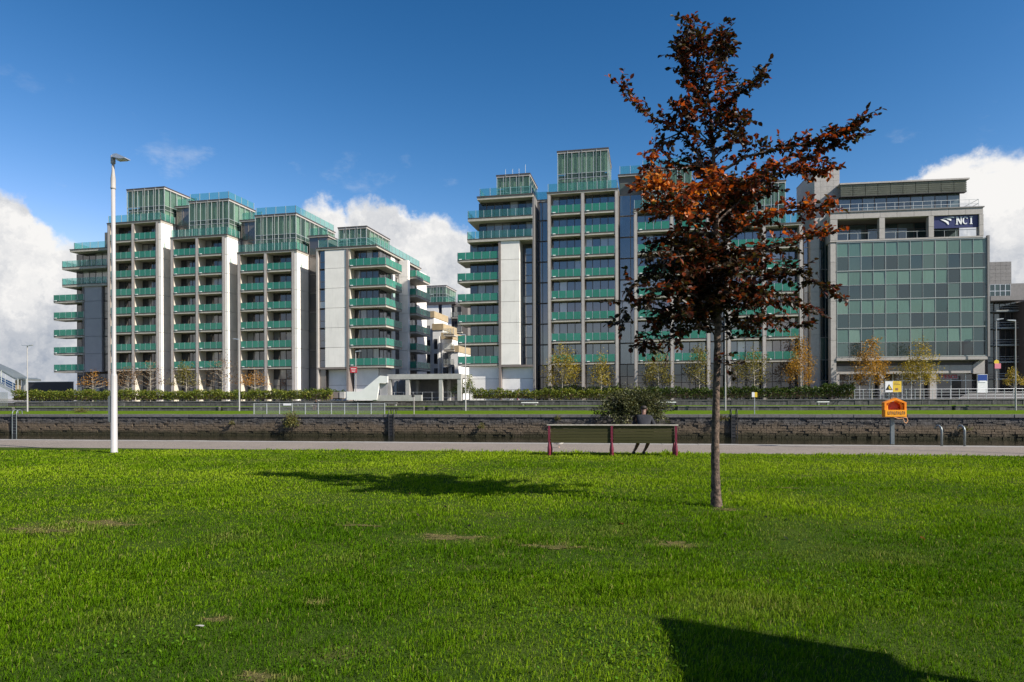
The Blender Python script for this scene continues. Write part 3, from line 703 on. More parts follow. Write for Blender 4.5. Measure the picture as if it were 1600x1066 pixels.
# ---------------------------------------------------------------- college building on the right
fn = Frame(1306, 85.5, -(math.atan(.135)-TH))
N = thing('college_building', fn.o, 'glass and stone office block with navy NCI sign at its top corner', 'building', rz=fn.phi)
X = fn.x; Zf = fn.z
zc0, zc1 = Zf(1420, 557.), Zf(1420, 376.); fh = (zc1-zc0)/4; xc0, xc1 = X(1307.5), X(1540.5); NC = 12; cw = (xc1-xc0)/NC
box(N, 'curtain_core', 'core', xc0+.05, xc1-.02, .3, 16, zc0+.05, zc1-.02)
cwall = node(N, 'curtain_wall', (xc0, 0, zc0)); mb = MB()
for i in range(NC+1): w_ = .035 if i % 2 == 0 else .018; mb.box(xc0+i*cw-w_, xc0+i*cw+w_, -.07, .1, zc0, zc1)
for j in range(5): mb.box(xc0-.05, xc1+.05, -.10, .1, zc0+j*fh-.06, zc0+j*fh+.06)
for j in range(4): mb.box(xc0, xc1, -.05, .1, zc0+(j+.5)*fh-.025, zc0+(j+.5)*fh+.025)
mb.build('frame', 'mullion', cwall)['kind'] = 'stuff'
for i in range(NC):
    for j in range(8):
        a, b_ = xc0+i*cw+.03, xc0+(i+1)*cw-.03; c, d = zc0+j*fh/2+(.1 if j % 2 == 0 else .03), zc0+(j+1)*fh/2-(.03 if j % 2 == 0 else .1)
        box(cwall, 'pane', 'office_blind' if j % 2 and random.random() < .95 else 'office_dark', a, b_, -.015, .03, c, d, (random.uniform(-.022, .022), 0, random.uniform(-.022, .022)))
window(N, .4, 15, xc1+.02, zc0, zc1, 8, 'office_dark', 'post', trans=[zc0+fh*j/2 for j in range(1, 8)], axis='y', name='side_glazing')
box(N, 'corner_fin', 'stone_dark', xc1+.1, xc1+.35, -.2, .15, zc0-.1, zc1+.3)
# stone loggia storey
zl0, zl1 = zc1+.08, Zf(1420, 328.); xa, xb = X(1297), X(1536)
sf = node(N, 'stone_frame', (xa, 0, zl0))
nb = 9
for i in range(nb): box(sf, 'stone_slab', 'stone', xa+(xb-xa)*i/nb+.012, xa+(xb-xa)*(i+1)/nb-.012, -.12, .6, zl1-.86, zl1-.06)
box(sf, 'coping', 'stone_dark', xa-.06, xb+.12, -.22, .7, zl1-.055, zl1+.08)
box(sf, 'sill', 'stone', xa, xb, -.14, .6, zl0, zl0+.2)
for p0, p1 in ((1297, 1308), (1373.5, 1382), (1450.5, 1458.5), (1529.5, 1536)):
    for q in range(2): zz = zl0+.22+(zl1-.88-zl0-.22)*q/2; box(sf, 'stone_slab', 'stone', X(p0, 0, 350), X(p1, 0, 350), -.12, .6, zz+.012, zz+(zl1-.88-zl0-.22)/2-.012)
box(N, 'loggia_soffit', 'core', xa+.1, xb-.1, .62, 13, zl1-.9, zl1-.5)
box(N, 'loggia_floor', 'stone_dark', xa+.1, xb-.05, .62, 13, zl0-.02, zl0+.15)
for p0, p1 in ((1303, 1378), (1378, 1454), (1454, 1499)):
    window(N, X(p0, 3.), X(p1, 3.), 3., zl0+.16, zl1-.92, 3 if p1 < 1490 else 2, 'top_pane', 'trim_dark', trans=[zl0+2.])
box(N, 'loggia_core', 'core', X(1303, 3.1), X(1499, 3.1), 3.1, 13, zl0+.16, zl1-.91)
box(N, 'side_slab', 'stone', xa, xa+.5, .65, 9, zl0, zl1-.06)
for p0, p1 in ((1308, 1373), (1382, 1450), (1458, 1529)):
    a, b_ = X(p0, .3, 370), X(p1, .3, 370); r_ = MB(); r_.tube([(a, .3, zl0+1.1), (b_, .3, zl0+1.1)], .03, 6)
    for q in range(5): r_.tube([(a+(b_-a)*q/4, .3, zl0+.2), (a+(b_-a)*q/4, .3, zl0+1.1)], .02, 5)
    r_.build('hand_rail', 'post', N)['kind'] = 'stuff'
# top storey set back
y2 = 3.2; xt0, xt1 = X(1311, y2), X(1500, y2); zt0, zt1, zt2 = zl1+.1, Zf(1405, 306., y2), Zf(1405, 288., y2)
window(N, xt0, xt1, y2, zt0, zt1, 10, 'top_pane', 'trim_dark')
box(N, 'top_core', 'core', xt0, xt1-.05, y2+.1, 13, zt0, zt1)
for i in range(10):
    a = xt0+(xt1+.5-xt0)*i/10; b_ = xt0+(xt1+.5-xt0)*(i+1)/10
    lp = node(N, 'louvre_panel', (a, y2-.7, zt1))
    for q in range(6): h = (zt2-zt1)/6; box(lp, 'slat', 'louvre', a+.03, b_-.03, y2-.75, y2-.55, zt1+q*h+.02, zt1+(q+1)*h-.03, (R(18), 0, 0))
    box(lp, 'backing', 'stone_dark', a, b_, y2-.5, y2-.4, zt1+.02, zt2)
box(N, 'roof', 'stone', xt0-.1, xt1+.75, y2-.9, 13.5, zt2+.01, zt2+.2)
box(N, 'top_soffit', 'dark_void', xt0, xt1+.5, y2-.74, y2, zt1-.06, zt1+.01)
r_ = MB(); pts = [(xa+.3, 6, 0), (xa+.3, .3, 0), (xb-.3, .3, 0), (xb-.3, 8, 0)]
for h in (.55, 1.05): r_.tube([(p[0], p[1], zl1+h) for p in pts], .03, 6)
for i in range(17): q = pts[1][0]+(pts[2][0]-pts[1][0])*i/16; r_.tube([(q, .3, zl1), (q, .3, zl1+1.05)], .025, 5)
for yy in (3, 5.5, 8): r_.tube([(xb-.3, yy, zl1), (xb-.3, yy, zl1+1.05)], .03, 5); r_.tube([(xa+.3, yy, zl1), (xa+.3, yy, zl1+1.05)], .03, 5)
r_.build('roof_railing', 'post', N)['kind'] = 'stuff'
# stone stair tower, tiles in courses
yt = 3.6; xs_, xe_ = X(1272.5, yt, 300), X(1312, yt, 300); ztop = Zf(1290, 264., yt); tw = node(N, 'stair_tower', (xs_, yt, GZ))
box(tw, 'core', 'core', xs_+.03, xe_-.03, yt+.08, yt+8.4, GZ, ztop-.1)
th_ = .78; nrow = int((ztop-10)/th_)
for r0 in range(nrow):
    zz = ztop-(r0+1)*th_
    for q in range(4):
        a, b_ = xs_+(xe_-xs_)*q/4, xs_+(xe_-xs_)*(q+1)/4; box(tw, 'stone_tile', 'stone', a+.008, b_-.008, yt, yt+.08, zz+.008, zz+th_-.008)
    for q in range(7): box(tw, 'stone_tile', 'stone', xs_, xs_+.05, yt+.09+1.18*q, yt+.09+1.18*(q+1)-.015, zz+.008, zz+th_-.008)
box(tw, 'stone_face', 'stone', xe_-.05, xe_, yt+.09, yt+8.4, zt2-2, ztop)
box(tw, 'cap', 'stone_dark', xs_-.03, xe_+.03, yt-.03, yt+8.43, ztop, ztop+.06)
# left piers and slot glazing beneath the tower
zq = Zf(1290, 336., 1.)
def stone_pier(p0, p1, y, z0, z1, d=1.2, m='stone'):
    n = max(1, round((z1-z0)/2.6)); pn = node(N, 'stone_pier', (X(p0, y), y, z0))
    for i in range(n): box(pn, 'stone_slab', m, X(p0, y), X(p1, y), y, y+d, z0+(z1-z0)*i/n+.012, z0+(z1-z0)*(i+1)/n-.012)
stone_pier(1266.5, 1280.5, 1.2, GZ, zq-1.5); stone_pier(1298, 1306.3, -.05, GZ, zl0-.05, 1.)
window(N, X(1280.6, 2.), X(1298.5, 2.), 2., GZ, zq-2, 2, 'office_dark', 'stone_dark', trans=[GZ+2.4, lev(0), lev(1), lev(2), lev(3), lev(4)])
box(N, 'slot_core', 'core', X(1267, 2.1), X(1306, 2.1), 2.15, 12, GZ, zq-1.6)
panels(N, X(1281, 1.6), X(1297.5, 1.6), 1.5, 2.4, [zq-1.9, zq-.2], 'stone', name='stone_slab')
# street level: band, canopy, fascia, shop front
zb0 = Zf(1420, 563.); zf1, zf0 = Zf(1420, 571.), Zf(1420, 583.5)
box(N, 'sill_band', 'stone', xc0-.1, xc1+.1, -.16, .5, zb0, zc0-.1)
box(N, 'soffit', 'stone_dark', xc0, xc1, .5, 6, zb0-.12, zb0)
box(N, 'recess', 'core', xc0, xc1-.4, 1.1, 6, zf1+.02, zb0-.13)
for i in range(6):
    a, b_ = xc0+(xc1-1.2-xc0)*i/6, xc0+(xc1-1.2-xc0)*(i+1)/6; box(N, 'fascia_panel', 'stone', a+.015, b_-.015, .5, 1.1, zf0, zf1)
mb = MB(); mb.prism([(xc1-1.25, .4, zf0-.1), (xc1+.05, .4, zf0-.1), (xc1+.05, .4, zb0-.01), (xc1-.5, .4, zb0-.01), (xc1-1.25, .4, zf1)], (0, .8, 0)); mb.build('splayed_column', 'stone', N)
box(N, 'column', 'stone', xc1-.55, xc1+.03, .42, 1.18, GZ, zf0-.12)
for p0, p1 in ((1305.5, 1311), (1374, 1380), (1452.5, 1462.5)): box(N, 'column', 'stone', X(p0, .5), X(p1, .5), .52, 1.08, GZ, zf0-.02)
for p0, p1, n in ((1311, 1374, 4), (1380, 1452.5, 5), (1462.5, 1531, 3)):
    window(N, X(p0, 1.3), X(p1, 1.3), 1.3, GZ, zf0, n, 'shop_pane', 'steel', trans=[GZ+2.3])
box(N, 'shop_core', 'core', xc0, xc1-.6, 1.5, 12, GZ, zf0)
# navy sign board with the letters and the bird-wing mark
xs0_, xs1_ = X(1459, .2, 342), X(1528, .2, 342); zs1, zs0 = zl1-.87, zl1-.87-1.52; H = zs1-zs0; W = xs1_-xs0_
sg = node(N, 'sign_board', (xs0_, .2, zs0)); box(sg, 'board', 'navy', xs0_, xs1_, .14, .3, zs0, zs1)
def P2(u, v, y=.13): return (xs0_+u*W, y, zs0+v*H)
def strokes(name, m, polys, P=P2, d=(0, -.05, 0), par=None):
    mb = MB()
    for pl in polys: mb.prism([P(u, v) for u, v in pl], d)
    return mb.build(name, m, par or sg)
b0, t0 = .28, .84
def serif(u, v, w_=.03, h=.05): return [(u-w_, v-h/2), (u+w_, v-h/2), (u+w_, v+h/2), (u-w_, v+h/2)]
strokes('letter_n', 'letter_white', [[(.505, b0), (.53, b0), (.53, t0), (.505, t0)], [(.60, b0-.02), (.625, b0-.02), (.625, t0), (.60, t0)],
        [(.505, t0), (.545, t0), (.625, b0-.02), (.595, b0-.02)], serif(.517, b0, .026), serif(.515, t0, .028), serif(.612, t0, .028)])
cc = []
for i in range(14):
    t_a, t_b = R(48+264*i/14), R(48+264*(i+1)/14); ci = (.705, (b0+t0)/2); f = lambda t, r1, r2: (ci[0]+r1*math.cos(t), ci[1]+r2*math.sin(t)); th1 = .030 if 3 < i < 11 else .018
    cc.append([f(t_a, .062, .30), f(t_b, .062, .30), f(t_b, .062-th1, .24), f(t_a, .062-th1, .24)])
cc.append([(.738, .68), (.756, .68), (.756, .86), (.738, .80)])
strokes('letter_c', 'letter_white', cc)
strokes('letter_i', 'letter_white', [[(.822, b0), (.852, b0), (.852, t0), (.822, t0)], serif(.837, b0, .032), serif(.837, t0, .032)])
strokes('logo_mark', 'letter_white', [[(.14, .70), (.20, .60), (.27, .45), (.315, .26), (.335, .28), (.325, .50), (.27, .62), (.20, .70)],
        [(.19, .78), (.28, .74), (.36, .60), (.385, .56), (.39, .70), (.34, .78), (.26, .82)], [(.27, .87), (.37, .84), (.45, .78), (.46, .88), (.40, .90)]])
tx = X(1468, .95, 589); tb = node(N, 'shop_sign', (tx, 1.15, Zf(1480, 593, 1.15)))
zt_a, zt_b = Zf(1480, 592.8, 1.15), Zf(1480, 584.6, 1.15); xt_a, xt_b = X(1469, 1.15, 589), X(1497.5, 1.15, 589)
box(tb, 'board', 'grey_panel', xt_a, xt_b, 1.18, 1.24, zt_a, zt_b)
lw = (xt_b-xt_a-.2)/5
for i, ch in enumerate('TESCO'):
    fc = bpy.data.curves.new('glyph', 'FONT'); fc.body = ch; fc.size = (zt_b-zt_a)*.98; fc.extrude = .02; fc.offset = .012
    fo = bpy.data.objects.new('glyph', fc); me = bpy.data.meshes.new_from_object(fo); bpy.data.objects.remove(fo); me.materials.clear(); me.materials.append(M['tesco_red'])
    lo = link('letter', me, tb, Vector((xt_a+.1+lw*i, 1.15, zt_a+.12))-ORG[tb]); lo.rotation_euler = (R(90), 0, 0); wd_ = max(v.co.x for v in me.vertices); lo.scale = (lw*.9/wd_, 1, 1)


# ---------------------------------------------------------------- buildings behind and beside
fcb = Frame(1545, 99, -(math.atan(.135)-TH)); X, Zf = fcb.x, fcb.z
C = thing('office_building', fcb.o, 'dark office block with grey stone tower at the right picture edge', 'building', rz=fcb.phi)
zA, zB, zC, zD = Zf(1570, 407), Zf(1570, 443), Zf(1570, 464), Zf(1570, 471)
tw = node(C, 'stone_tower', (X(1553), 0, zB))
xa, xb = X(1553), X(1587)
for r0 in range(6):
    for q in range(4): hh = (zA-zB)/6; box(tw, 'stone_tile', 'stone_dark', xa+(xb-xa)*q/4+.01, xa+(xb-xa)*(q+1)/4-.01, 1., 1.1, zB+r0*hh+.01, zB+(r0+1)*hh-.01)
box(tw, 'core', 'stone_dark', xa, xb, 1.11, 7, zB, zA)
box(C, 'stone_face', 'stone_dark', X(1584), X(1660), .9, 8, zC, zB+.1)
window(C, X(1543), X(1584), .8, zC+.1, zB, 5, 'office_dark', 'steel', trans=[(zC+zB)/2])
box(C, 'terrace_slab', 'stone_dark', X(1541), X(1592), -1.2, 3, zD, zC); box(C, 'core', 'core', X(1541), X(1660), 1.2, 14, GZ, zB)
window(C, X(1543, .6), X(1552, .6), .6, GZ, zD-.02, 1, 'office_dark', 'stone_dark', trans=[GZ+2.7*j for j in range(1, 6)])
window(C, X(1553, .9), X(1588, .9), .9, GZ, zD-.02, 4, 'shop_pane', 'trim_dark', trans=[GZ+2.8*j for j in range(1, 6)])
for j in range(6): box(C, 'floor_deck', 'metal_grey', X(1553), X(1590), -.6, .84, GZ+.2+2.45*j, GZ+.34+2.45*j)
mb = MB()
for j in range(5):
    for q in (.35, .7, 1.05): zz = GZ+.34+2.45*(j+1)+q-.3; mb.tube([(X(1553), -.6, zz), (X(1594), -.6, zz)], .022, 5)
mb.build('deck_rails', 'post', C)
box(C, 'side_block', 'trim_dark', X(1588), X(1680), -2.5, 10, GZ, Zf(1590, 470, -2.5))

fd = Frame(690, 150, -(math.atan(.2)-TH)); X, Zf = fd.x, fd.z
Dn = thing('apartment_building', fd.o, 'distant white building with green glass rooftop seen between the two apartment blocks', 'building', rz=fd.phi)
zr = Zf(690, 474); box(Dn, 'wall', 'white_wall', X(664), X(685), 0, 14, GZ, zr-.3); box(Dn, 'wall', 'white_wall', X(690.5), X(705), 0, 14, GZ, zr-.3)
window(Dn, X(685), X(690.5), .2, GZ+3, zr-.35, 1, 'blue_pane', 'pier', trans=[GZ+3+2.9*j for j in range(1, 6)])
box(Dn, 'core', 'core', X(668), X(730), .4, 14, GZ, zr-.32); box(Dn, 'roof_slab', 'trim_dark', X(662), X(712), -.3, 14, zr-.28, zr+.25)
penthouse(Dn, X(667, 1), X(697, 1), 1., 9, zr+.26, Zf(690, 447, 1), 6, 5, .45)
roof_rail(Dn, [(X(663), 0), (X(711), 0)], zr+.26)
for j in range(6):
    zz = zr-3.2*(j+1); balcony(Dn, X(705), X(722), -.5, 2., zz, 3, bracket=False, gm='fence_mesh'); window(Dn, X(705.5, 1), X(722, 1), .35, zz, zz+2.4, 3)
fe = Frame(668, 122, -(math.atan(.2)-TH)); X, Zf = fe.x, fe.z
E = thing('apartment_building', fe.o, 'lower white terrace with tan parapets and small balconies in the gap', 'building', rz=fe.phi)
for (p0, p1, yt_, dy) in ((655, 678, 487, 6.), (676, 692, 506, 4.), (690, 706, 520, 2.), (704, 716, 540, 0.)):
    zt_ = Zf(p0, yt_, dy); box(E, 'wall', 'white_wall', X(p0, dy), X(p1, dy), dy, dy+9, GZ, zt_-1.2); box(E, 'parapet', 'tan_wall', X(p0, dy)-.1, X(p1, dy)+.1, dy-.12, dy+9, zt_-1.19, zt_)
    for j in range(5):
        zz = GZ+1.2+2.7*j
        if zz+2 < zt_-1.3: window(E, X(p0+2, dy), X(p1-6, dy), dy-.02, zz, zz+1.9, 2, 'window_pane')
for j in range(4):
    zz = GZ+3.4+2.7*j; balcony(E, X(697, 1), X(713, 1), -.6, 2., zz, 3, bracket=False, gm='fence_mesh'); box(E, 'pilaster', 'white_wall', X(684.5, 2), X(687.5, 2), 1.6, 2.4, zz-2.7, zz)

# entrance portal between the apartment blocks
fp = Frame(605, 91.5, -.02); X, Zf = fp.x, fp.z
Pt = thing('entrance_portal', fp.o, 'grey concrete entrance frame with square columns between the apartment blocks', 'portal', rz=fp.phi)
zt_, zb_ = Zf(660, 584.5), Zf(660, 592.5)
box(Pt, 'beam', 'concrete', X(605), X(720), 0, .8, zb_, zt_); box(Pt, 'roof', 'concrete', X(605), X(720), .82, 7, zb_+.1, zt_-.05)
for p0, p1 in ((605, 610), (633, 639), (685, 690.5), (714, 720)): box(Pt, 'column', 'concrete', X(p0), X(p1), .05, .6, GZ, zb_-.01)
for p0, p1 in ((616, 620), (650, 654), (699, 703)): box(Pt, 'column', 'concrete', X(p0, 6), X(p1, 6), 5.8, 6.3, GZ, zb_)
box(Pt, 'back_wall', 'stone_dark', X(607, 7), X(722, 7), 7, 7.3, GZ, zt_-.1)
box(Pt, 'planter_wall', 'concrete', X(588), X(663), -1.4, -.9, GZ, Zf(620, 617.5, -1.2))
rp_ = thing('ramp_wall', fp.o, 'white angled ramp wall beside the concrete entrance portal', 'wall', rz=fp.phi)
mb = MB(); q = lambda px, py: (X(px, -1.6), -1.6, Zf(px, py, -1.6))
mb.prism([q(541, 625), q(588, 625), q(592, 599), q(605, 598), q(605, 588), q(593, 587), q(563, 612), q(541, 612)], (0, .3, 0)); mb.build('wall', 'white_wall', rp_)
box(rp_, 'door', 'grey_panel', X(593, -1.2), X(604.5, -1.2), -1.25, -1.15, GZ, Zf(598, 599, -1.2))
# dark wall and footbridge at the far left
dw = thing('boundary_wall', ypt(75, 600, 120.), 'long dark wall on the far left beside the white apartment block', 'wall')
p0, p1 = ypt(44, 600, 120.), ypt(112, 600, 120.); zz = ypt(75, 597.5, 120).z
box(dw, 'wall', 'dark_void', p0.x-dw.location.x, p1.x-dw.location.x, 0, .5, -dw.location.z, zz-dw.location.z); box(dw, 'cap', 'metal_grey', p0.x-dw.location.x, p1.x-dw.location.x, -.1, .6, zz-dw.location.z, zz-dw.location.z+.12)
fbz = thing('footbridge', ypt(20, 612, 92.), 'covered footbridge stair with wavy roof at the far left edge', 'footbridge'); o_ = fbz.location
def q3(px, py, Y=92.): return ypt(px, py, Y)-o_
mb = MB()
def strip(pts, th, d): 
    up = [q3(*p) for p in pts]; lo = [p-Vector((0, 0, th)) for p in up][::-1]; mb.prism(up+lo, (0, d, 0))
strip([(-40, 560), (0, 577.5), (10, 583), (20, 589), (26, 591.5), (30, 590.5), (35, 590), (42, 592.5)], .25, 2.6); mb.build('roof', 'metal_grey', fbz)
mb = MB(); strip([(-40, 580), (0, 599), (22, 611)], .5, 2.6); mb.build('stair_flight', 'steel', fbz)
mb = MB()
for k_ in range(4): mb.tube([q3(-40, 568+k_*4), q3(0, 587+k_*4), q3(25, 600+k_*4)], .035, 5)
for px in (-20, -5, 8, 20): mb.tube([q3(px, 581+px*.52), q3(px, 601+px*.5)], .04, 5)
for px, t_, b_ in ((2, 579, 598), (28, 592, 613), (41, 592, 613)): mb.tube([q3(px, t_), q3(px, b_)], .07, 6)
mb.build('railings', 'post', fbz)
for i in range(2): a, b_ = q3(20+i*10, 594), q3(28.5+i*11, 612.5); box(fbz, 'screen_panel', 'tan_wall' if i == 0 else 'concrete', a.x, b_.x, .4, .5, b_.z, a.z)
a, b_ = q3(-30, 613, 86.), q3(12, 640, 86.); box(fbz, 'glazed_screen', 'fence_mesh', a.x, b_.x, a.y, a.y+.06, b_.z, a.z)
# ---------------------------------------------------------------- foliage kit
def leaf_mesh(name, m, c, size, parent=None, org=None, aspect=.6, up=.5, axis=None, shape=4, fold=.18):
    """one small folded blade per centre; random attitude, tips may follow axis"""
    c = np.asarray(c, float); n = len(c); size = np.broadcast_to(np.asarray(size, float), (n,))[:, None]
    d = rng.normal(size=(n, 3)); d[:, 2] -= .15
    if axis is not None: d = d*.55+np.asarray(axis)
    d /= np.linalg.norm(d, axis=1)[:, None]
    nn = rng.normal(size=(n, 3))*(1-up)+np.array([0, 0, 1.])*up
    s = np.cross(d, nn); s /= np.maximum(1e-6, np.linalg.norm(s, axis=1))[:, None]; nn = np.cross(s, d)
    L, Wd = size, size*aspect*.5
    if shape == 4:
        v = np.stack([c-d*L*.5, c+s*Wd+nn*Wd*fold, c+d*L*.5, c-s*Wd+nn*Wd*fold], 1); f = np.array([[0, 1, 2, 3]])
    else:
        v = np.stack([c, c+d*L*.3+s*Wd*.92+nn*Wd*fold, c+d*L*.68+s*Wd*.82+nn*Wd*fold, c+d*L, c+d*L*.68-s*Wd*.82+nn*Wd*fold, c+d*L*.3-s*Wd*.92+nn*Wd*fold], 1)
        f = np.array([[0, 1, 2, 3], [0, 3, 4, 5]])
    k = v.shape[1]; o_ = np.array(org if org is not None else (ORG[parent] if parent in ORG else (0, 0, 0)), float)
    verts = (v.reshape(-1, 3)-o_); faces = (f[None]+np.arange(n)[:, None, None]*k).reshape(-1, 4)
    me = bpy.data.meshes.new(name); me.vertices.add(len(verts)); me.vertices.foreach_set('co', verts.ravel())
    me.loops.add(faces.size); me.loops.foreach_set('vertex_index', faces.ravel().astype(np.int32)); me.polygons.add(len(faces))
    me.polygons.foreach_set('loop_start', np.arange(0, faces.size, 4, dtype=np.int32)); me.update(calc_edges=True); me.materials.append(M[m])
    return link(name, me, parent)
def hedge(px0, px1, Y, zb, ytop, dep, m, label, dens=420, py=615):
    a, b_ = ypt(px0, py, Y), ypt(px1, py, Y); zt = ypt((px0+px1)/2, ytop, Y).z; L = b_.x-a.x; h = thing('hedge', (a.x, Y, zb), label, 'hedge', 'clipped hedges on the terrace')
    n = int(L*dens); x = rng.random(n)*L; bumps = .14*np.sin(x*2.1)+.12*np.sin(x*5.3+1)+.10*np.sin(x*.7)+.10*np.sin(x*11.3)
    z = (zt-zb+bumps*.9)*np.sqrt(rng.random(n))*(1+.06*(rng.random(n) < .1)); y = rng.random(n)*dep; keep = (z > .28) | (rng.random(n) < .35)
    P = np.stack([x, y, z], 1)[keep]; leaf_mesh('foliage', m, P, rng.uniform(.14, .26, len(P)), h, (0, 0, 0), .6)
    mb = MB()
    for i in range(int(L/.5)): xx = (i+random.random())*.5; mb.tube([(xx, dep*.4, 0), (xx+random.uniform(-.15, .15), dep*.4, .5)], .025, 4)
    mb.build('stems', 'bark_pale', h); box(h, 'inner_twigs', 'soil', .1, L-.1, dep*.45, dep*.75, .25, (zt-zb)*.6)
    return h
def small_tree(px, ytop, wpx, Y, zb, m, label, n=700, low=598, bare=0., leaf=(.14, .26), group='young autumn trees on the terrace', clump=14, py=605):
    b_ = ypt(px, py, Y); zt = ypt(px, ytop, Y).z; zl = ypt(px, low, Y).z; s = (ypt(px+1, py, Y)-b_).length; w_ = wpx*s/2
    t = thing('young_tree', (b_.x, Y, zb), label, 'tree', group); H = zt-zb; zl -= zb; mb = MB()
    mb.tube([(0, 0, 0), (.04, 0, H*.35), (-.03, .03, H*.65), (0, 0, H*.97)], [.075, .06, .035, .01], 6); tips = []
    for i in range(16):
        f = .3+.6*i/16; a = i*2.4+random.random(); r = w_*random.uniform(.55, 1.)*(1.15-abs(f-.5)*1.3); z0 = max(zl*.7, H*f*.85)
        e = Vector((math.cos(a)*r, math.sin(a)*r, min(H*.98, z0+random.uniform(.2, .5)*H*.35))); mid = e*.5; mid.z = z0+(e.z-z0)*.35
        mb.tube([(0, 0, z0), mid, e], [.03, .018, .006], 4, False); tips += [mid*.6+e*.4, e, e*.8]
    mb.build('trunk', 'bark_pale', t)
    c0 = np.array([tuple(tips[i % len(tips)]) for i in rng.integers(0, len(tips), clump*3)])
    c0 = np.concatenate([c0, np.stack([rng.normal(0, w_*.33, clump), rng.normal(0, w_*.33, clump), rng.uniform(zl, H*.97, clump)], 1)])
    env = 1.-.75*np.clip((c0[:, 2]/H-.55)/.45, 0, 1); c0[:, :2] *= env[:, None]
    k = rng.integers(0, len(c0), n); P = c0[k]+rng.normal(0, 1, (n, 3))*np.array([w_*.17, w_*.17, H*.055]); P = P[P[:, 2] > zl*.85]
    leaf_mesh('crown', m, P, rng.uniform(*leaf, len(P)), t, (0, 0, 0), .65)
    return t
def bush(p, rx, ry, rz, m, label, n=1200, leaf=(.12, .26), name='bush', hang=0., cat='bush'):
    t = thing(name, p, label, cat); th = rng.random(n)*2*np.pi; u = rng.uniform(-.35, 1, n); r = rng.random(n)**.4
    q = np.sqrt(np.maximum(0, 1-u*u)); lump = 1+.22*np.sin(th*5+u*7)+.15*np.sin(th*9-u*4)
    P = np.stack([rx*r*q*np.cos(th)*lump, ry*r*q*np.sin(th)*lump, rz*r*u*lump], 1); P[:, 2] -= hang*np.maximum(0, -P[:, 1])
    ax = P/np.maximum(.05, np.linalg.norm(P, axis=1))[:, None]; leaf_mesh('foliage', m, P, rng.uniform(*leaf, n), t, (0, 0, 0), .35, .3, ax*.8)
    mb = MB()
    for i in range(14): a = random.random()*6.28; mb.tube([(0, .1*ry, -.3*rz), (rx*.4*math.cos(a), ry*.4*math.sin(a), rz*.3), (rx*.8*math.cos(a), ry*.8*math.sin(a), rz*random.uniform(.2, .7))], [.03, .02, .006], 4, False)
    mb.build('stems', 'bark', t); return t

# hedges
hedge(15, 205, 88.0, GZ, 611, 1.3, 'hedge_leaf', 'yellow-green hedge at the left end of the upper terrace wall')
hedge(207, 516, 88.0, GZ, 611, 1.3, 'hedge_leaf', 'long yellow-green hedge in front of the left white apartment block')
hedge(472, 536, 90.5, GZ, 609.5, 1.0, 'hedge_leaf_dark', 'short hedge topping the brown planter near the red sign', 300, 612)
pl = thing('planter', ypt(471, 617, 90.2), 'brown slatted planter box below the short hedge', 'planter'); pw = (ypt(531, 617, 90.2)-pl.location).x; zz = ypt(500, 612.5, 90.2).z-pl.location.z
for i in range(3): box(pl, 'panel', 'pier', pw*i/3+.03, pw*(i+1)/3-.03, 0, .08, -.5, zz)
box(pl, 'end_post', 'concrete', pw, pw+.7, -.1, .4, -.5, zz)
hedge(737, 1010, 88.0, GZ, 609, 1.3, 'hedge_leaf', 'hedge before the middle block, left of the red-leaved tree')
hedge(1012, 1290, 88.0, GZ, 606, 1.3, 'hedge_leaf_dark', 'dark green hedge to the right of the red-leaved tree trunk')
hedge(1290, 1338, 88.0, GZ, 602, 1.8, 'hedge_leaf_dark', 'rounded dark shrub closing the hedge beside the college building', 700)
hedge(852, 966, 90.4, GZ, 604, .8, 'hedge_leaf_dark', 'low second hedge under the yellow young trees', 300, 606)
bush(ypt(722, 612, 88.6), 1.9, 1., 1.3, 'hedge_leaf_dark', 'dark green shrub at the right end of the entrance portal', 900, (.14, .3))
small_tree(733, 585, 22, 88.9, GZ, 'hedge_leaf', 'slim green sapling beside the entrance portal', 420, 612, group=None)
# young trees
for a in [(145, 578, 44, 92., 'leaf_orange', 'sparse orange young tree before the far left grey wall', 190), (200, 572, 46, 93., 'leaf_brown', 'brown young tree behind the tall near lamp post', 330),
          (291, 566, 50, 93., 'leaf_olive', 'olive-brown young tree under the second balcony stack of the left block', 420), (347, 552, 60, 93., 'leaf_brown', 'nearly bare brown young tree against the left block', 190),
          (235, 560, 46, 93., 'leaf_brown', 'thin brown young tree right of the tall near lamp post', 170),
          (398, 572, 46, 93., 'leaf_orange', 'orange-leaved young tree in front of the left block', 300), (878, 538, 60, 89.8, 'leaf_yellow', 'broad yellow-green young tree in front of the middle block', 900),
          (939, 552, 44, 89.8, 'leaf_yellow', 'small yellow young tree left of the bench bush', 380), (1028, 532, 52, 89.6, 'leaf_olive', 'thin olive young tree left of the red-leaved tree trunk', 560),
          (1092, 536, 46, 89.6, 'leaf_olive', 'thin olive young tree close to the red-leaved tree trunk', 480), (1178, 538, 66, 89.6, 'leaf_olive', 'thin olive young tree right of the red-leaved tree trunk', 480),
          (1250, 526, 52, 89.5, 'leaf_amber', 'amber young tree left of the college building', 850), (1362, 530, 66, 88.6, 'leaf_amber', 'full amber-green young tree left of the yellow warning sign', 1000),
          (1437, 532, 64, 88.6, 'leaf_yellow', 'yellow-green young tree right of the yellow warning sign', 950), (1584, 572, 34, 92., 'leaf_yellow', 'small yellow tree at the right picture edge', 300)]:
    small_tree(a[0], a[1], a[2], a[3], GZ, a[4], a[5], int(a[6]*2.6))
bush(gpt(990, 650)+Vector((0, 1.2, .55)), 2.75, 1.9, 1.75, 'bush_leaf', 'big grey-green bush spilling over the dock wall behind the bench', 12000, (.12, .3), hang=.35)
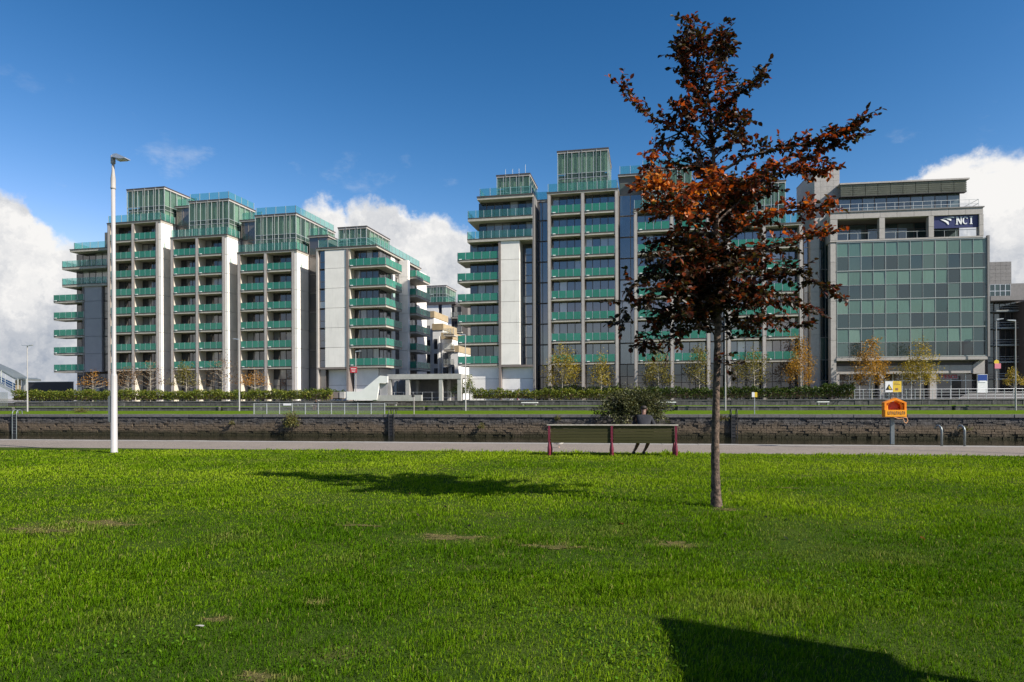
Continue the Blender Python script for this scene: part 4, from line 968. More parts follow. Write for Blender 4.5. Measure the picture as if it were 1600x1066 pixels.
bush(ypt(456, 660, YQ-.3), .75, .7, 1.05, 'weed_leaf', 'bushy weed growing out of the dock wall below the railing', 900, (.1, .24), hang=.3)
bush(ypt(362, 662, YQ-.2), .3, .35, .35, 'weed_leaf', 'small tuft of weed on the dock wall, left half', 160, (.08, .16), 'weed', cat='weed')
bush(ypt(752, 667, YQ-.2), .3, .35, .4, 'weed_leaf', 'small green weed on the dock wall below the white lamp post', 200, (.08, .16), 'weed', cat='weed')
bush(ypt(872, 655, YQ-.2), .28, .3, .45, 'weed_leaf', 'dry weed on the dock wall above the left bench post', 160, (.08, .16), 'weed', cat='weed')
bush(gpt(120, 645)+Vector((0, .6, .1)), 1.1, .6, .5, 'weed_leaf', 'low straggling weeds along the dock edge, far left', 420, (.1, .2), 'weed', cat='weed')
bush(ypt(1127, 655, YQ-.2), .7, .4, .5, 'weed_leaf', 'dry weeds on the dock wall beside the tree trunk', 260, (.08, .18), 'weed', cat='weed')
bush(ypt(1508, 672, YQ-.2), .5, .35, .4, 'weed_leaf', 'thin weeds on the dock wall behind the grey handrails', 140, (.08, .16), 'weed', cat='weed')

# ---------------------------------------------------------------- lamps, signs, rails across the water
def far_lamp(px, yb, yt, Y, label, z=0., r=.085, heads=(1,), group='white lamp posts across the water'):
    p = ypt(px, yb, Y); t = thing('lamp_post', (p.x, Y, z), label, 'lamp post', group); H = ypt(px, yt, Y).z-z
    mb = MB(); mb.tube([(0, 0, 0), (0, 0, H*.25), (0, 0, H*.26), (0, 0, H)], [r, r, r*.75, r*.6], 8); mb.build('pole', 'white_paint', t)
    for s in heads:
        mb = MB(); mb.prism([(0, -.12, H), (s*.75, -.12, H+.08), (s*.75, -.12, H+.16), (0, -.12, H+.12)], (0, .24, 0)); mb.build('lamp_head', 'steel', t)
    return t
far_lamp(43, 643, 541, 74, 'white lamp post beside the orange lifebuoy at the far left', heads=(1, -1))
far_lamp(374, 642, 531, 76.5, 'white lamp post in front of the left block, right of the near lamp', heads=(-1,))
far_lamp(727.5, 642, 524, 76.5, 'white lamp post in the gap between the two apartment blocks', heads=(-1,))
far_lamp(1133.5, 641, 470, 76.5, 'white lamp post just right of the red-leaved tree trunk', heads=(-1,))
far_lamp(1587, 641, 502, 76.5, 'white lamp post at the right picture edge', heads=(-1, ))
far_lamp(1557, 617, 500, 90., 'white post with yellow and pink signs near the right picture edge', GZ, heads=(1,))
p = ypt(1557, 566, 89.9); tp = tag(link('round_sign', MB().tube([(0, 0, 0), (0, -.04, 0)], .28, 14).build('x', 'yellow').data, None, (p.x, p.y, p.z)), 'small round yellow sign on the white post at far right', 'sign')
bpy.data.objects.remove(bpy.data.objects['x'])
p = ypt(1559, 572, 89.85); tag(box(None, 'square_sign', 'pink', p.x-.33, p.x+.33, p.y-.02, p.y+.02, p.z-.3, p.z+.3), 'pink square sign under the round yellow sign', 'sign')
far_lamp(1254, 607, 446, 89.2, 'thin white lamp pole left of the college building', GZ, .07)
L6 = far_lamp(556, 626, 550, 88.6, 'white lamp post carrying the red sign board', GZ)
p = ypt(552.5, 578, 88.5); rs = thing('sign', (p.x, p.y, p.z), 'small red rectangular sign on a white lamp post', 'sign')
box(rs, 'board', 'sign_red', -.48, .48, -.03, .03, -.4, .4)
for i in range(3): box(rs, 'text_line', 'letter_white', -.36+.05*i, .36-.07*i, -.04, -.033, .14-.2*i, .2-.2*i)
def far_sign(px, yb, yt, Y, label, w_=.44, h=.42):
    p = ypt(px, yb, Y); t = thing('warning_sign', (p.x, Y, 0), label, 'sign'); H = ypt(px, yt, Y).z
    MB().tube([(0, 0, 0), (0, 0, H)], .035, 6).build('post', 'steel', t); box(t, 'white_half', 'sign_white', -w_/2, -.002, -.06, -.04, H-h, H); box(t, 'yellow_half', 'yellow', .002, w_/2, -.06, -.04, H-h, H); return t
far_sign(1179, 648, 613, 60.9, 'small white and yellow warning sign on the far dock edge')
p = ypt(647, 648, 60.9); t = thing('sign_post', (p.x, 60.9, 0), 'slim post with dark bin-shaped head at the end of the railing', 'post'); H = ypt(647, 616, 60.9).z
MB().tube([(0, 0, 0), (0, 0, H)], .035, 6).build('post', 'pier_pale', t); MB().lathe([(.05, 0), (.14, .05), (.14, .28), (.06, .33)], 8, (-.1, 0, H-.3)).build('head', 'metal_black', t)
# railing along the dock edge
a, b_ = ypt(397, 648, 60.7).x, ypt(601, 648, 60.7).x; rl = thing('railing', (a, 60.7, 0), 'grey mesh railing along the far dock edge', 'railing'); n = 10
for i in range(n+1): box(rl, 'post', 'post', (b_-a)*i/n-.035, (b_-a)*i/n+.035, -.035, .035, 0, 1.08)
for i in range(n): box(rl, 'mesh_panel', 'fence_mesh', (b_-a)*i/n+.05, (b_-a)*(i+1)/n-.05, -.01, .01, .08, 1.0)
mb = MB(); mb.box(0, b_-a, -.02, .02, 1.0, 1.05); mb.build('top_rail', 'post', rl)
box(rl, 'notice', 'sign_white', (b_-a)*3/n-.9, (b_-a)*3/n-.1, -.05, -.03, .85, 1.05)
a, b_ = ypt(545, 625, 88.).x, ypt(720, 625, 88.).x; rl = thing('railing', (a, 87.9, GZ), 'thin steel railing in front of the entrance portal', 'railing'); n = 12
mb = MB()
for i in range(n+1): mb.tube([((b_-a)*i/n, 0, 0), ((b_-a)*i/n, 0, 1.15)], .03, 5)
for h in (.4, 1.15): mb.tube([(0, 0, h), (b_-a, 0, h)], .02, 5)
mb.build('bars', 'steel', rl)['kind'] = 'stuff'
a, b_ = ypt(1335, 617, 88.).x, ypt(1640, 617, 88.).x; rl = thing('railing', (a, 87.9, GZ), 'steel railing on the terrace in front of the shop windows', 'railing'); n = 22; mb = MB()
for i in range(n+1): mb.tube([((b_-a)*i/n, 0, 0), ((b_-a)*i/n, 0, 1.2)], .03, 5)
for h in (.15, .5, .85, 1.2): mb.tube([(0, 0, h), (b_-a, 0, h)], .016 if h < 1 else .03, 5)
mb.build('bars', 'steel', rl)['kind'] = 'stuff'
p0, p1 = ypt(1492, 617, 88.6).x, ypt(1640, 617, 88.6).x; wl = thing('ramp_wall', (p0, 88.6, GZ), 'dark grey ramp wall behind the railing at far right', 'wall')
mb = MB(); mb.prism([(0, 0, -.1), (p1-p0, 0, -.1), (p1-p0, 0, .75), (1.6, 0, .75)], (0, .25, 0)); mb.build('wall', 'stone_dark', wl)
pst = thing('poster_stand', (0, 0, 0), 'blue and white advertising poster panel outside the shop', 'poster'); c0, c1 = ypt(1527.5, 607.5, 89.4), ypt(1543, 585, 89.4); pst.location = (c0.x, 89.4, GZ); W_ = c1.x-c0.x; zb_, zt_ = c0.z-GZ, c1.z-GZ
box(pst, 'panel', 'sign_white', 0, W_, 0, .12, zb_-.9, zt_); box(pst, 'blue_print', 'poster_blue', .03, W_-.03, -.012, -.004, zb_+(zt_-zb_)*.55, zt_-.04)
box(pst, 'text_line', 'letter_white', W_*.12, W_*.8, -.02, -.014, zt_-.5, zt_-.3); MB().lathe([(.01, 0), (.33, 0), (.33, .01), (.01, .01)], 14).build('round_print', 'tan_wall', pst).rotation_euler = (R(90), 0, 0)
pst.children[-1].location = (W_*.5, -.03, zb_+(zt_-zb_)*.5)
# ladders set against the far wall
def ladder(px, label, hoops=True, m='metal_black'):
    p = ypt(px, 655, YQ); t = thing('quay_ladder', (p.x, YQ-.12, 0), label, 'ladder', 'dock ladders'); mb = MB()
    for s in (-.24, .24):
        mb2 = MB(); pts = [(s, 0, WZ-.4), (s, 0, -.1), (s, .02, .15)]
        if hoops: pts += [(s, .12, .42), (s, .4, .5), (s, .65, .35), (s, .7, 0)]
        mb2.tube(pts, .04, 6).build('rail', m, t)
    for i in range(8): mb.tube([(-.24, 0, -.2-.28*i), (.24, 0, -.2-.28*i)], .02, 5)
    mb.build('rungs', m, t); box(t, 'recess', 'dark_void', -.2, .12, .02, .12, WZ, -.05); return t
ladder(612, 'dark ladder on the dock wall near the middle of the picture'); ladder(1147, 'dark ladder on the dock wall right of the tree trunk'); ladder(24, 'ladder with pale hoops at the far left of the dock wall', m='metal_grey')
# pale stone seats on the terraces
for px, py, w_, lab in ((828, 631, 25, 'long pale stone bench on the grass terrace, centre'), (1043, 629, 24, 'pale stone bench on the grass terrace right of the bush'), (1285, 621.5, 16, 'pale stone block stepping down the upper wall'),
                        (478, 630.5, 30, 'dark slatted bench on the terrace behind the railing'), (612, 630.5, 20, 'dark bench left of the portal on the terrace')):
    p = ypt(px, py+2, 86.5); s = w_*.084/2; t = thing('stone_bench', (p.x, 86.3, .44), lab, 'bench'); mm = 'stone_dark' if 'dark' in lab else 'tan_wall'
    box(t, 'seat', 'white_wall' if mm == 'tan_wall' else mm, -s, s, -.25, .25, .34, .46)
    for q in (-.75, .75): box(t, 'foot', 'stone_dark', q*s-.1, q*s+.1, -.2, .2, 0, .338)

# ---------------------------------------------------------------- near lamp post
def near_lamp(x, y, label):
    t = thing('lamp_post', (x, y, 0), label, 'lamp post', 'tall white lamp posts on the lawn edge')
    MB().lathe([(.1, 0), (.1, .03), (.09, .035), (.087, 2.25), (.075, 2.3), (.061, 2.33), (.058, 5.), (.055, 7.75)], 20).build('pole', 'white_paint', t, smooth=True)
    MB().lathe([(.062, 7.75), (.072, 7.76), (.072, 7.80), (.066, 7.81), (.068, 8.05), (.055, 8.15), (.04, 8.28), (.036, 8.55)], 16).build('collar', 'stone', t, smooth=True)
    MB().lathe([(.062, 8.5), (.066, 8.52), (.066, 8.72), (.05, 8.74)], 14).build('spigot_cap', 'white_paint', t, smooth=True)
    mb = MB(); mb.prism([(.05, -.12, 8.66), (.08, -.12, 8.74), (.20, -.12, 8.755), (.47, -.12, 8.63), (.47, -.12, 8.60), (.30, -.12, 8.595)], (0, .24, 0)); h = mb.build('lamp_head', 'steel', t)
    mb = MB(); mb.box(.16, .42, -.09, .09, 8.575, 8.594); mb.build('lens', 'sign_white', h)
    d = box(t, 'service_door', 'white_paint', -.14, -.092, -.065, .065, .92, 1.66); box(t, 'door_gasket', 'metal_grey', -.105, -.086, -.075, .075, .9, 1.68)
    return t
p = gpt(178.5, 707.5); near_lamp(p.x, p.y, 'tall white lamp post standing on the lawn at left')
near_lamp(14.9, 18.9, 'unseen white lamp post beyond the right edge, added to cast the thin shadow across the path')  # unseen second post, added for its shadow on the path
nb_ = thing('shadow_board', (3.62, 4.0, 0), 'invented notice board on two posts, out of view, added to cast the lower right shadow', 'notice board')  # invented board outside the view, added only to throw a shadow on the lawn
# corner of its shadow falls about five metres ahead of the camera
cpt = gpt(1033, 966); hgt = 3.3; Lk = hgt/math.tan(R(37.5)); hx = Vector((sun_dir.x, sun_dir.y, 0)).normalized()
nb_.location = (cpt.x+hx.x*Lk, cpt.y+hx.y*Lk, 0); dv = (gpt(1070, 1066)-cpt); nb_.rotation_euler.z = math.atan2(dv.y, dv.x)
box(nb_, 'board', 'green_board', 0, 1.9, -.04, .04, hgt-1.08, hgt)
box(nb_, 'notice', 'sign_white', .15, 1.75, .045, .052, hgt-.95, hgt-.15)
for q in (.25, 1.65): box(nb_, 'post', 'metal_grey', q-.05, q+.05, -.1, -.042, 0, hgt-.1)

# ---------------------------------------------------------------- lifebuoy box, warning sign, handrails on the near quay
p = gpt(1395, 694.5); lb = thing('lifebuoy_box', (p.x, p.y, 0), 'orange house-shaped lifebuoy box on a grey post by the water', 'lifebuoy box')
s = 22.1/FPX; mb = MB(); mb.box(-.055, .055, 0, .10, 0, 1.6); mb.build('post', 'metal_grey', lb)
zl, zs_, zp = (695-652)*s, (695-629)*s, (695-622)*s; hw = .33
mb = MB(); out_ = [(-hw, zl), (hw, zl), (hw, zs_), (.02, zp), (-hw, zs_)]; inn = [(-hw+.06, zl+.06), (hw-.06, zl+.06), (hw-.06, zs_-.03), (.02, zp-.075), (-hw+.06, zs_-.03)]
for i in range(5):
    a, b_, c, d = out_[i], out_[(i+1) % 5], inn[(i+1) % 5], inn[i]; mb.prism([(q[0], -.24, q[1]) for q in (a, b_, c, d)], (0, .24, 0))
mb.build('shell', 'orange_plastic', lb)
mb = MB(); mb.prism([(x, -.012, z) for x, z in inn], (0, .01, 0)); mb.build('back_panel', 'red_plastic', lb)
box(lb, 'front_lip', 'lip_orange', -hw+.01, hw-.01, -.275, -.243, zl+.02, zl+.235)
mb = MB()
for i in range(24):
    a, b_ = 2*math.pi*i/24, 2*math.pi*(i+1)/24; mb.tube([(.24*math.cos(a), -.12, zl+.30+.24*math.sin(a)), (.24*math.cos(b_), -.12, zl+.30+.24*math.sin(b_))], .05, 8, False)
ring = mb.build('lifebuoy', 'orange_plastic', lb, smooth=True)
for a in (112,): box(ring, 'band', 'sign_white', .24*math.cos(R(a))-.06, .24*math.cos(R(a))+.06, -.18, -.06, zl+.30+.24*math.sin(R(a))-.03, zl+.30+.24*math.sin(R(a))+.03)
mb = MB()
for i in range(9): a = -.24+.06*i; mb.box(a, a+.018, -.283, -.277, zl+.09, zl+.19); mb.box(a, a+.04, -.283, -.277, zl+(.09, .17, .13)[i % 3], zl+(.105, .185, .145)[i % 3])
mb.build('lettering', 'brick_brown', lb)
mb = MB(); mb.tube([(-.05, -.26, zl), (.08, -.28, zl-.05), (.2, -.29, zl-.03), (.24, -.29, zl-.16), (.30, -.28, zl-.19), (.35, -.27, zl-.12), (.33, -.26, zl-.02), (.22, -.26, zl)], .014, 6, False); mb.build('rope', 'rope', lb)
ws = thing('warning_sign', (p.x-.01, p.y-.02, 1.6), 'white and yellow warning sign mounted above the orange lifebuoy box', 'sign')
z1, z0 = (695-596.)*s-1.6, (695-613.)*s-1.6; MB().tube([(0, 0, 0), (0, 0, z1+.02)], .03, 10).build('pole', 'white_paint', ws)
xa, xm_, xb = (1383.5-1395)*s, (1394.5-1395)*s, (1407-1395)*s
box(ws, 'white_half', 'sign_white', xa, xm_-.002, -.06, -.045, z0, z1); box(ws, 'yellow_half', 'yellow', xm_+.002, xb, -.06, -.045, z0, z1)
cx_ = (xa+xm_)/2; hz = z0+.07; mb = MB(); mb.prism([(cx_-.105, -.064, hz), (cx_+.105, -.064, hz), (cx_, -.064, hz+.19)], (0, .003, 0)); mb.build('triangle_border', 'black', ws)
mb = MB(); mb.prism([(cx_-.06, -.068, hz+.025), (cx_+.075, -.068, hz+.018), (cx_+.005, -.068, hz+.14)], (0, .003, 0)); tri = mb.build('triangle', 'yellow', ws)
mb = MB(); mb.prism([(cx_-.055, -.0715, hz+.028), (cx_-.005, -.0715, hz+.028), (cx_-.01, -.0715, hz+.08), (cx_-.03, -.0715, hz+.085)], (0, .003, 0)); mb.build('figure', 'black', tri)
mb = MB()
for i, (l_, h_) in enumerate(((.14, .05), (.18, .10))): mb.box(xm_+.04, xm_+.04+l_, -.064, -.061, z1-h_-.014, z1-h_)
mb.box(xm_+.08, xm_+.16, -.064, -.061, z0+.06, z0+.13); mb.build('lettering', 'brick_brown', ws)
ql = thing('quay_ladder', gpt(1471, 695), 'two grey curved handrails of a ladder on the near quay edge', 'ladder'); o_ = ql.location.copy(); o_.y = YP-.12; ql.location = o_
for px in (1455, 1488):
    x = gpt(px, 695).x-o_.x; MB().tube([(x, -.12, -.02), (x, -.12, .5), (x-.01, -.09, .58), (x-.03, -.0, .635), (x-.05, .09, .63), (x-.055, .15, .59), (x-.06, .165, .545)], .034, 10).build('handrail', 'metal_grey', ql, smooth=True)
mb = MB()
for i in range(8): mb.tube([(gpt(1455, 695).x-o_.x-.06, .22, -.3-.28*i), (gpt(1488, 695).x-o_.x-.06, .22, -.3-.28*i)], .02, 6)
mb.build('rungs', 'metal_grey', ql)

# ---------------------------------------------------------------- bench
pL, pR = gpt(858, 712.3), gpt(1056, 713.3); bc = (pL+pR)/2; BW = (pR-pL).length; brz = math.atan2(pR.y-pL.y, pR.x-pL.x)*.5
bn_ = thing('park_bench', (bc.x, bc.y, 0), 'weathered wooden park bench with three maroon iron supports, seen from behind', 'bench', rz=brz)
BH = .835; hw = BW/2
for i, x in enumerate((-hw, 0., hw)):
    sup = node(bn_, 'support', (x, 0, 0))
    MB().lathe([(.036, -.03), (.04, .02), (.044, .06), (.05, .14), (.046, .22), (.034, .30), (.027, .36), (.027, .40)], 12, (x, 0, 0)).build('rear_leg', 'maroon', sup, smooth=True)
    mb = MB(); mb.box(x-.027, x+.027, -.03, .03, .38, BH-.02); mb.box(x-.02, x+.02, .03, .46, .36, .41); mb.build('back_post', 'maroon', sup)
    MB().lathe([(.042, -.03), (.05, .06), (.062, .14), (.036, .30), (.03, .38)], 12, (x, .44, 0)).build('front_leg', 'maroon', sup, smooth=True)
ns_ = 6; h = (BH-.02-.345)/ns_
for i in range(ns_):
    for a, b_ in ((-hw+.045, -.045), (.045, hw-.045)): box(bn_, 'back_slat', 'bench_wood', a, b_, .005+random.uniform(-.003, .003), .035, .345+i*h+.004, .345+(i+1)*h-.004)
box(bn_, 'top_rail', 'bench_top', -hw-.06, hw+.06, -.035, .06, BH-.018, BH+.012)
for i in range(5): box(bn_, 'seat_slat', 'bench_wood', -hw-.02, hw+.02, .06+i*.085, .06+i*.085+.075, .412, .445)

# ---------------------------------------------------------------- people
def skin_mesh(name, m, verts, edges, parent, sub=2):
    """verts: (x, y, z, r); grown with Skin + Subdivision into one continuous surface"""
    me = bpy.data.meshes.new(name); me.from_pydata([v[:3] for v in verts], edges, []); me.materials.append(M[m])
    o = link(name, me, parent); md = o.modifiers.new('skin', 'SKIN'); md.use_smooth_shade = True
    if not me.skin_vertices: 
        return o
    for i, v in enumerate(verts): me.skin_vertices[0].data[i].radius = (v[3], v[3]*(v[4] if len(v) > 4 else 1.)); me.skin_vertices[0].data[i].use_root = (i == 0)
    sd = o.modifiers.new('sub', 'SUBSURF'); sd.levels = sub; sd.render_levels = sub; return o
def chain(n0, n): return [(n0+i, n0+i+1) for i in range(n-1)]
def seated(loc, rz, label, lean=.16, shin=-.18, jacket='cloth_dark', seat=.47, s=1.):
    t = thing('person', loc, label, 'person', rz=rz); t.scale = (s, s, s)
    hip = (0, .16, seat+.08, .15, .8); wst = (0, .20, seat+.24, .135, .75); ch = (0, .22+lean*.6, seat+.43, .155, .72); nk = (0, .24+lean, seat+.585, .055); hd0 = (.01, .26+lean*1.25, seat+.64, .06); hd = (.01, .285+lean*1.3, seat+.735, .085); hd2 = (.01, .28+lean*1.3, seat+.80, .06)
    def leg(sx): return [(sx*.09, .22, seat+.06, .085), (sx*.13, .42, seat+.06, .078), (sx*.14+.06, .56, seat+.03, .06), (sx*.13+.06+shin*.4, .60, seat*.62, .056), (sx*.13+.06+shin*.75, .62, seat*.30, .04), (sx*.13+.06+shin, .63, .08, .036)]
    def arm(sx): return [(sx*.17, .22+lean*.75, seat+.50, .06), (sx*.24, .26+lean*.8, seat+.33, .05), (sx*.25, .40+lean*.5, seat+.20, .043), (sx*.14, .56, seat+.16, .035), (sx*.07, .62, seat+.17, .03)]
    V = [hip, wst, ch, nk, hd0, hd, hd2]; E = chain(0, 7)
    for sx in (-1, 1):
        k = len(V); V += leg(sx); E += [(0, k)]+chain(k, 6)
        k = len(V); V += arm(sx); E += [(2, k)]+chain(k, 5); w0 = k+4
        for f in range(4):
            k = len(V); bx_ = sx*(.05-.008*f); V += [(bx_, .655, seat+.185-.018*f, .009), (bx_-sx*.02, .69, seat+.175-.018*f, .009), (bx_-sx*.035, .685, seat+.15-.018*f, .008)]; E += [(w0, k)]+chain(k, 3)
        k = len(V); V += [(sx*.045, .63, seat+.205, .010), (sx*.025, .655, seat+.21, .009)]; E += [(w0, k)]+chain(k, 2)
    body_ = skin_mesh('body', 'skin', V, E, t)
    up = lambda v, d: tuple(v[:3])+(v[3]+d,)+tuple(v[4:])
    J = [up(hip, .012), up(wst, .022), up(ch, .026), (0, .235+lean*.95, seat+.55, .075)]; EJ = chain(0, 4)
    for sx in (-1, 1): a = arm(sx); k = len(J); J += [up(v, .02) for v in a[:4]]; EJ += [(2, k)]+chain(k, 4)
    skin_mesh('jacket', jacket, J, EJ, t)
    S = [up(hip, .018)]; ES = []
    for sx in (-1, 1): l_ = leg(sx); k = len(S); S += [up(l_[0], .02), up(l_[1], .022), up(l_[2], .024)]; ES += [(0, k)]+chain(k, 3)
    skin_mesh('shorts', 'cloth_shorts', S, ES, t)
    for sx in (-1, 1):
        a = leg(sx)[-1]; skin_mesh('shoe', 'shoe', [(a[0], a[1]-.06, .045, .045), (a[0], a[1]+.02, .05, .05), (a[0], a[1]+.12, .04, .042), (a[0], a[1]+.18, .035, .032)], chain(0, 4), t, 1)
    y = hd[1]; skin_mesh('hair', 'hair', [(hd[0], y-.035, hd[2]-.03, .078), (hd[0], y-.028, hd[2]+.03, .092), (hd[0], y, hd[2]+.075, .072)], chain(0, 3), t)
    for sx in (-1, 1): MB().lathe([(.004, -.03), (.012, -.015), (.014, .01), (.006, .028)], 8, (hd[0]+sx*.088, y, hd[2]-.01)).build('ear', 'skin', t, org=(0, 0, 0))
    mb = MB(); mb.lathe([(.003, .025), (.010, .0), (.014, -.02), (.005, -.028)], 8, (hd[0], y+.092, hd[2]-.01)); mb.build('nose', 'skin', t, org=(0, 0, 0))
    mb = MB()
    for sx in (-1, 1): mb.lathe([(.003, -.008), (.010, 0), (.003, .008)], 8, (hd[0]+sx*.032, y+.078, hd[2]+.012))
    mb.build('eyes', 'black', t, org=(0, 0, 0)); mb = MB(); mb.box(hd[0]-.022, hd[0]+.022, y+.074, y+.084, hd[2]-.055, hd[2]-.048); mb.build('mouth', 'maroon', t, org=(0, 0, 0))
    return t
px_ = gpt(1007, 712).x
seated((px_, bc.y-.02, 0), brz, 'person in dark jacket and shorts sitting on the bench, seen from behind', .24, s=1.04)
p = ypt(495, 637, 77.6); seated((p.x, 77.75, .02), math.pi, 'person in dark clothes sitting on the low wall behind the railing', .1, .0, 'cloth_dark', .45, 1.05)
# gull standing on the path
g0 = gpt(873.5, 700.5); gl = thing('gull', (g0.x, g0.y, -.02), 'small pale bird standing on the path beyond the bench', 'bird')
MB().tube([(-.21, 0, .20), (-.14, 0, .19), (-.04, 0, .175), (.05, 0, .18), (.11, 0, .215), (.15, 0, .255), (.18, 0, .275), (.205, 0, .27)], [.008, .04, .066, .066, .05, .036, .034, .012], 12).build('body', 'bird_white', gl, smooth=True)
for s_ in (-1, 1): MB().tube([(.06, s_*.052, .20), (-.05, s_*.062, .205), (-.17, s_*.03, .21), (-.25, s_*.012, .20)], [.02, .034, .022, .005], 8).build('wing', 'bird_grey', gl, smooth=True)
for s_ in (-1, 1): MB().tube([(.0, s_*.025, .13), (.0, s_*.025, .0), (.03, s_*.025, .0)], .008, 5).build('leg', 'bird_leg', gl)
MB().tube([(.205, 0, .27), (.245, 0, .262)], [.012, .004], 6).build('beak', 'yellow', gl)

# ---------------------------------------------------------------- the copper beech
TD = gpt(1120, 793); D0 = 9.87
tree = thing('copper_beech', (TD.x, TD.y, 0), 'young copper beech with red-brown leaves in the lawn', 'tree')
def tp(px, py, dd=0.): return wpt(px, py, D0+dd)-Vector((TD.x, TD.y, 0))
def lerp_line(pts, t):
    f = t*(len(pts)-1); i = min(int(f), len(pts)-2); return pts[i].lerp(pts[i+1], f-i), (pts[i+1]-pts[i]).normalized()
tr = [tp(1120, 796), tp(1119, 780), tp(1118, 740), tp(1117.5, 690), tp(1118.5, 640), tp(1120, 590), tp(1121, 540), tp(1122, 500, .03), tp(1119, 450, .05), tp(1117, 400), tp(1119, 350, -.03), tp(1117, 300), tp(1115, 250, .03), tp(1112, 200), tp(1106, 150), tp(1099, 95), tp(1094, 66)]
rd = [.092, .076, .062, .055, .052, .050, .049, .047, .046, .042, .036, .031, .026, .02, .014, .009, .004]
tr2, rd2 = [], []
for i in range(len(tr)-1):
    for q in range(6):
        f = q/6; p = tr[i].lerp(tr[i+1], f); tr2.append(p+Vector((random.gauss(0, .0022), random.gauss(0, .0022), 0))); rd2.append((rd[i]*(1-f)+rd[i+1]*f)*(1+random.gauss(0, .035))+(.02 if i == 0 and q < 2 else 0.))
tr2.append(tr[-1]); rd2.append(rd[-1])
mb = MB(); mb.tube(tr2, rd2, 14)
limbs = []
def limb(pts, r0=.022, w_=1.): limbs.append(([tp(*p) for p in pts], r0, w_))
limb([(1117, 300), (1090, 240, .1), (1068, 212, .15), (1045, 196, .2), (1010, 178, .2), (978, 150, .25), (967, 132, .25)], .02, .55)
limb([(1062, 208, .15), (1030, 222, .1), (1018, 250, .05), (1010, 275, 0)], .012, 1.)
limb([(1100, 262, .1), (1062, 250, .2), (1035, 268, .3), (1022, 285, .3)], .012, .9)
limb([(1116, 275, 0), (1165, 245, -.2), (1220, 232, -.3), (1275, 222, -.4), (1315, 208, -.45), (1348, 184, -.5)], .022, 1.25)
limb([(1220, 232, -.3), (1262, 248, -.35), (1300, 232, -.3), (1340, 212, -.35)], .012, 1.1)
limb([(1118, 350), (1165, 305, .2), (1215, 272, .35), (1255, 262, .4), (1288, 268, .4)], .02, 1.15)
limb([(1118, 390), (1175, 350, -.3), (1235, 325, -.5), (1290, 330, -.6)], .02, 1.15)
limb([(1118, 430), (1185, 395, .2), (1245, 375, .3), (1296, 365, .4)], .02, 1.1)
limb([(1120, 470), (1185, 440, -.2), (1245, 425, -.35), (1306, 462, -.4)], .02, 1.1)
limb([(1122, 500), (1175, 478, .3), (1230, 470, .4), (1276, 486, .5)], .018, 1.)
limb([(1122, 520), (1165, 505, -.1), (1210, 500, -.2), (1262, 512, -.3)], .014, .7)
limb([(1122, 535), (1150, 525, .1), (1180, 528, .1)], .010, .5)
limb([(1122, 548), (1128, 560, -.15), (1136, 580, -.2)], .007, .35)
limb([(1118, 340), (1070, 300, -.2), (1035, 292, -.3), (1010, 296, -.35)], .018, 1.1)
limb([(1118, 380), (1070, 340, .2), (1032, 328, .3), (1012, 318, .3)], .018, 1.1)
limb([(1118, 415), (1065, 385, -.2), (1030, 375, -.3), (1018, 402, -.35)], .018, 1.1)
limb([(1118, 450), (1070, 420, .2), (1035, 415, .35), (1012, 432, .4)], .018, 1.1)
limb([(1120, 480), (1070, 455, -.3), (1028, 452, -.4), (1008, 470, -.5)], .018, 1.2)
limb([(1020, 440, -.2), (985, 450, -.3), (972, 475, -.3), (976, 508, -.35)], .008, .8)
limb([(1121, 505), (1075, 490, .2), (1035, 500, .3), (1012, 528, .3), (1006, 545, .3)], .016, 1.2)
limb([(1121, 520), (1085, 512, -.1), (1060, 520, -.2), (1045, 538, -.2)], .010, .8)
limb([(1115, 250), (1145, 215, .15), (1165, 188, .2)], .012, .9); limb([(1112, 225), (1075, 190, .1), (1055, 165, .1)], .010, .5)
limb([(1110, 190), (1140, 155, -.1), (1165, 135, -.15), (1188, 117, -.2)], .012, 1.2); limb([(1108, 170), (1085, 130, .1), (1066, 95, .15), (1054, 74, .2)], .012, 1.1)
limb([(1103, 130), (1120, 95, .1), (1130, 60, .1), (1133, 72, .1)], .009, 1.1); limb([(1100, 110), (1085, 75, -.1), (1092, 62, -.1)], .007, 1.2)
limb([(1113, 215), (1140, 190, -.2), (1160, 180, -.3)], .010, 1.); limb([(1106, 150), (1075, 150, -.1), (1068, 175, -.1)], .008, .9)
for i in range(18):                                                   # limbs towards and away from the viewer fill the crown's volume
    py = random.uniform(275, 520); dd = random.choice((-1, 1))*random.uniform(.5, 1.15); x0 = 1118; x1 = x0+random.uniform(-85, 120)*(1. if py > 260 else .5)
    limb([(x0, py+25, 0), ((x0+x1)/2, py-5, dd*.5), (x1, py-20+random.uniform(-10, 20), dd)], .014, 1.05)
limb([(1119, 470), (1117, 400), (1119, 350, -.03), (1117, 300), (1115, 250, .03), (1112, 200), (1106, 150), (1099, 95), (1094, 66)], .002, .8)
for k_ in range(12):
    py = 250-k_*17; sx_ = (-1)**k_; limb([(1113-k_*1.2, py, 0), (1113-k_*1.2+sx_*22, py-18, random.uniform(-.2, .2)), (1113-k_*1.2+sx_*random.uniform(26, 46), py-34, random.uniform(-.3, .3))], .006, .7)
for i in range(22):
    py = random.uniform(350, 510); x1 = random.uniform(1010, 1210); limb([(1118, py+25, 0), ((1118+x1)/2, py+5, random.uniform(-.4, .4)), (x1, py+random.uniform(-10, 25), random.uniform(-.8, .8))], .012, 1.15)
cent, axes, sizes = [], [], []
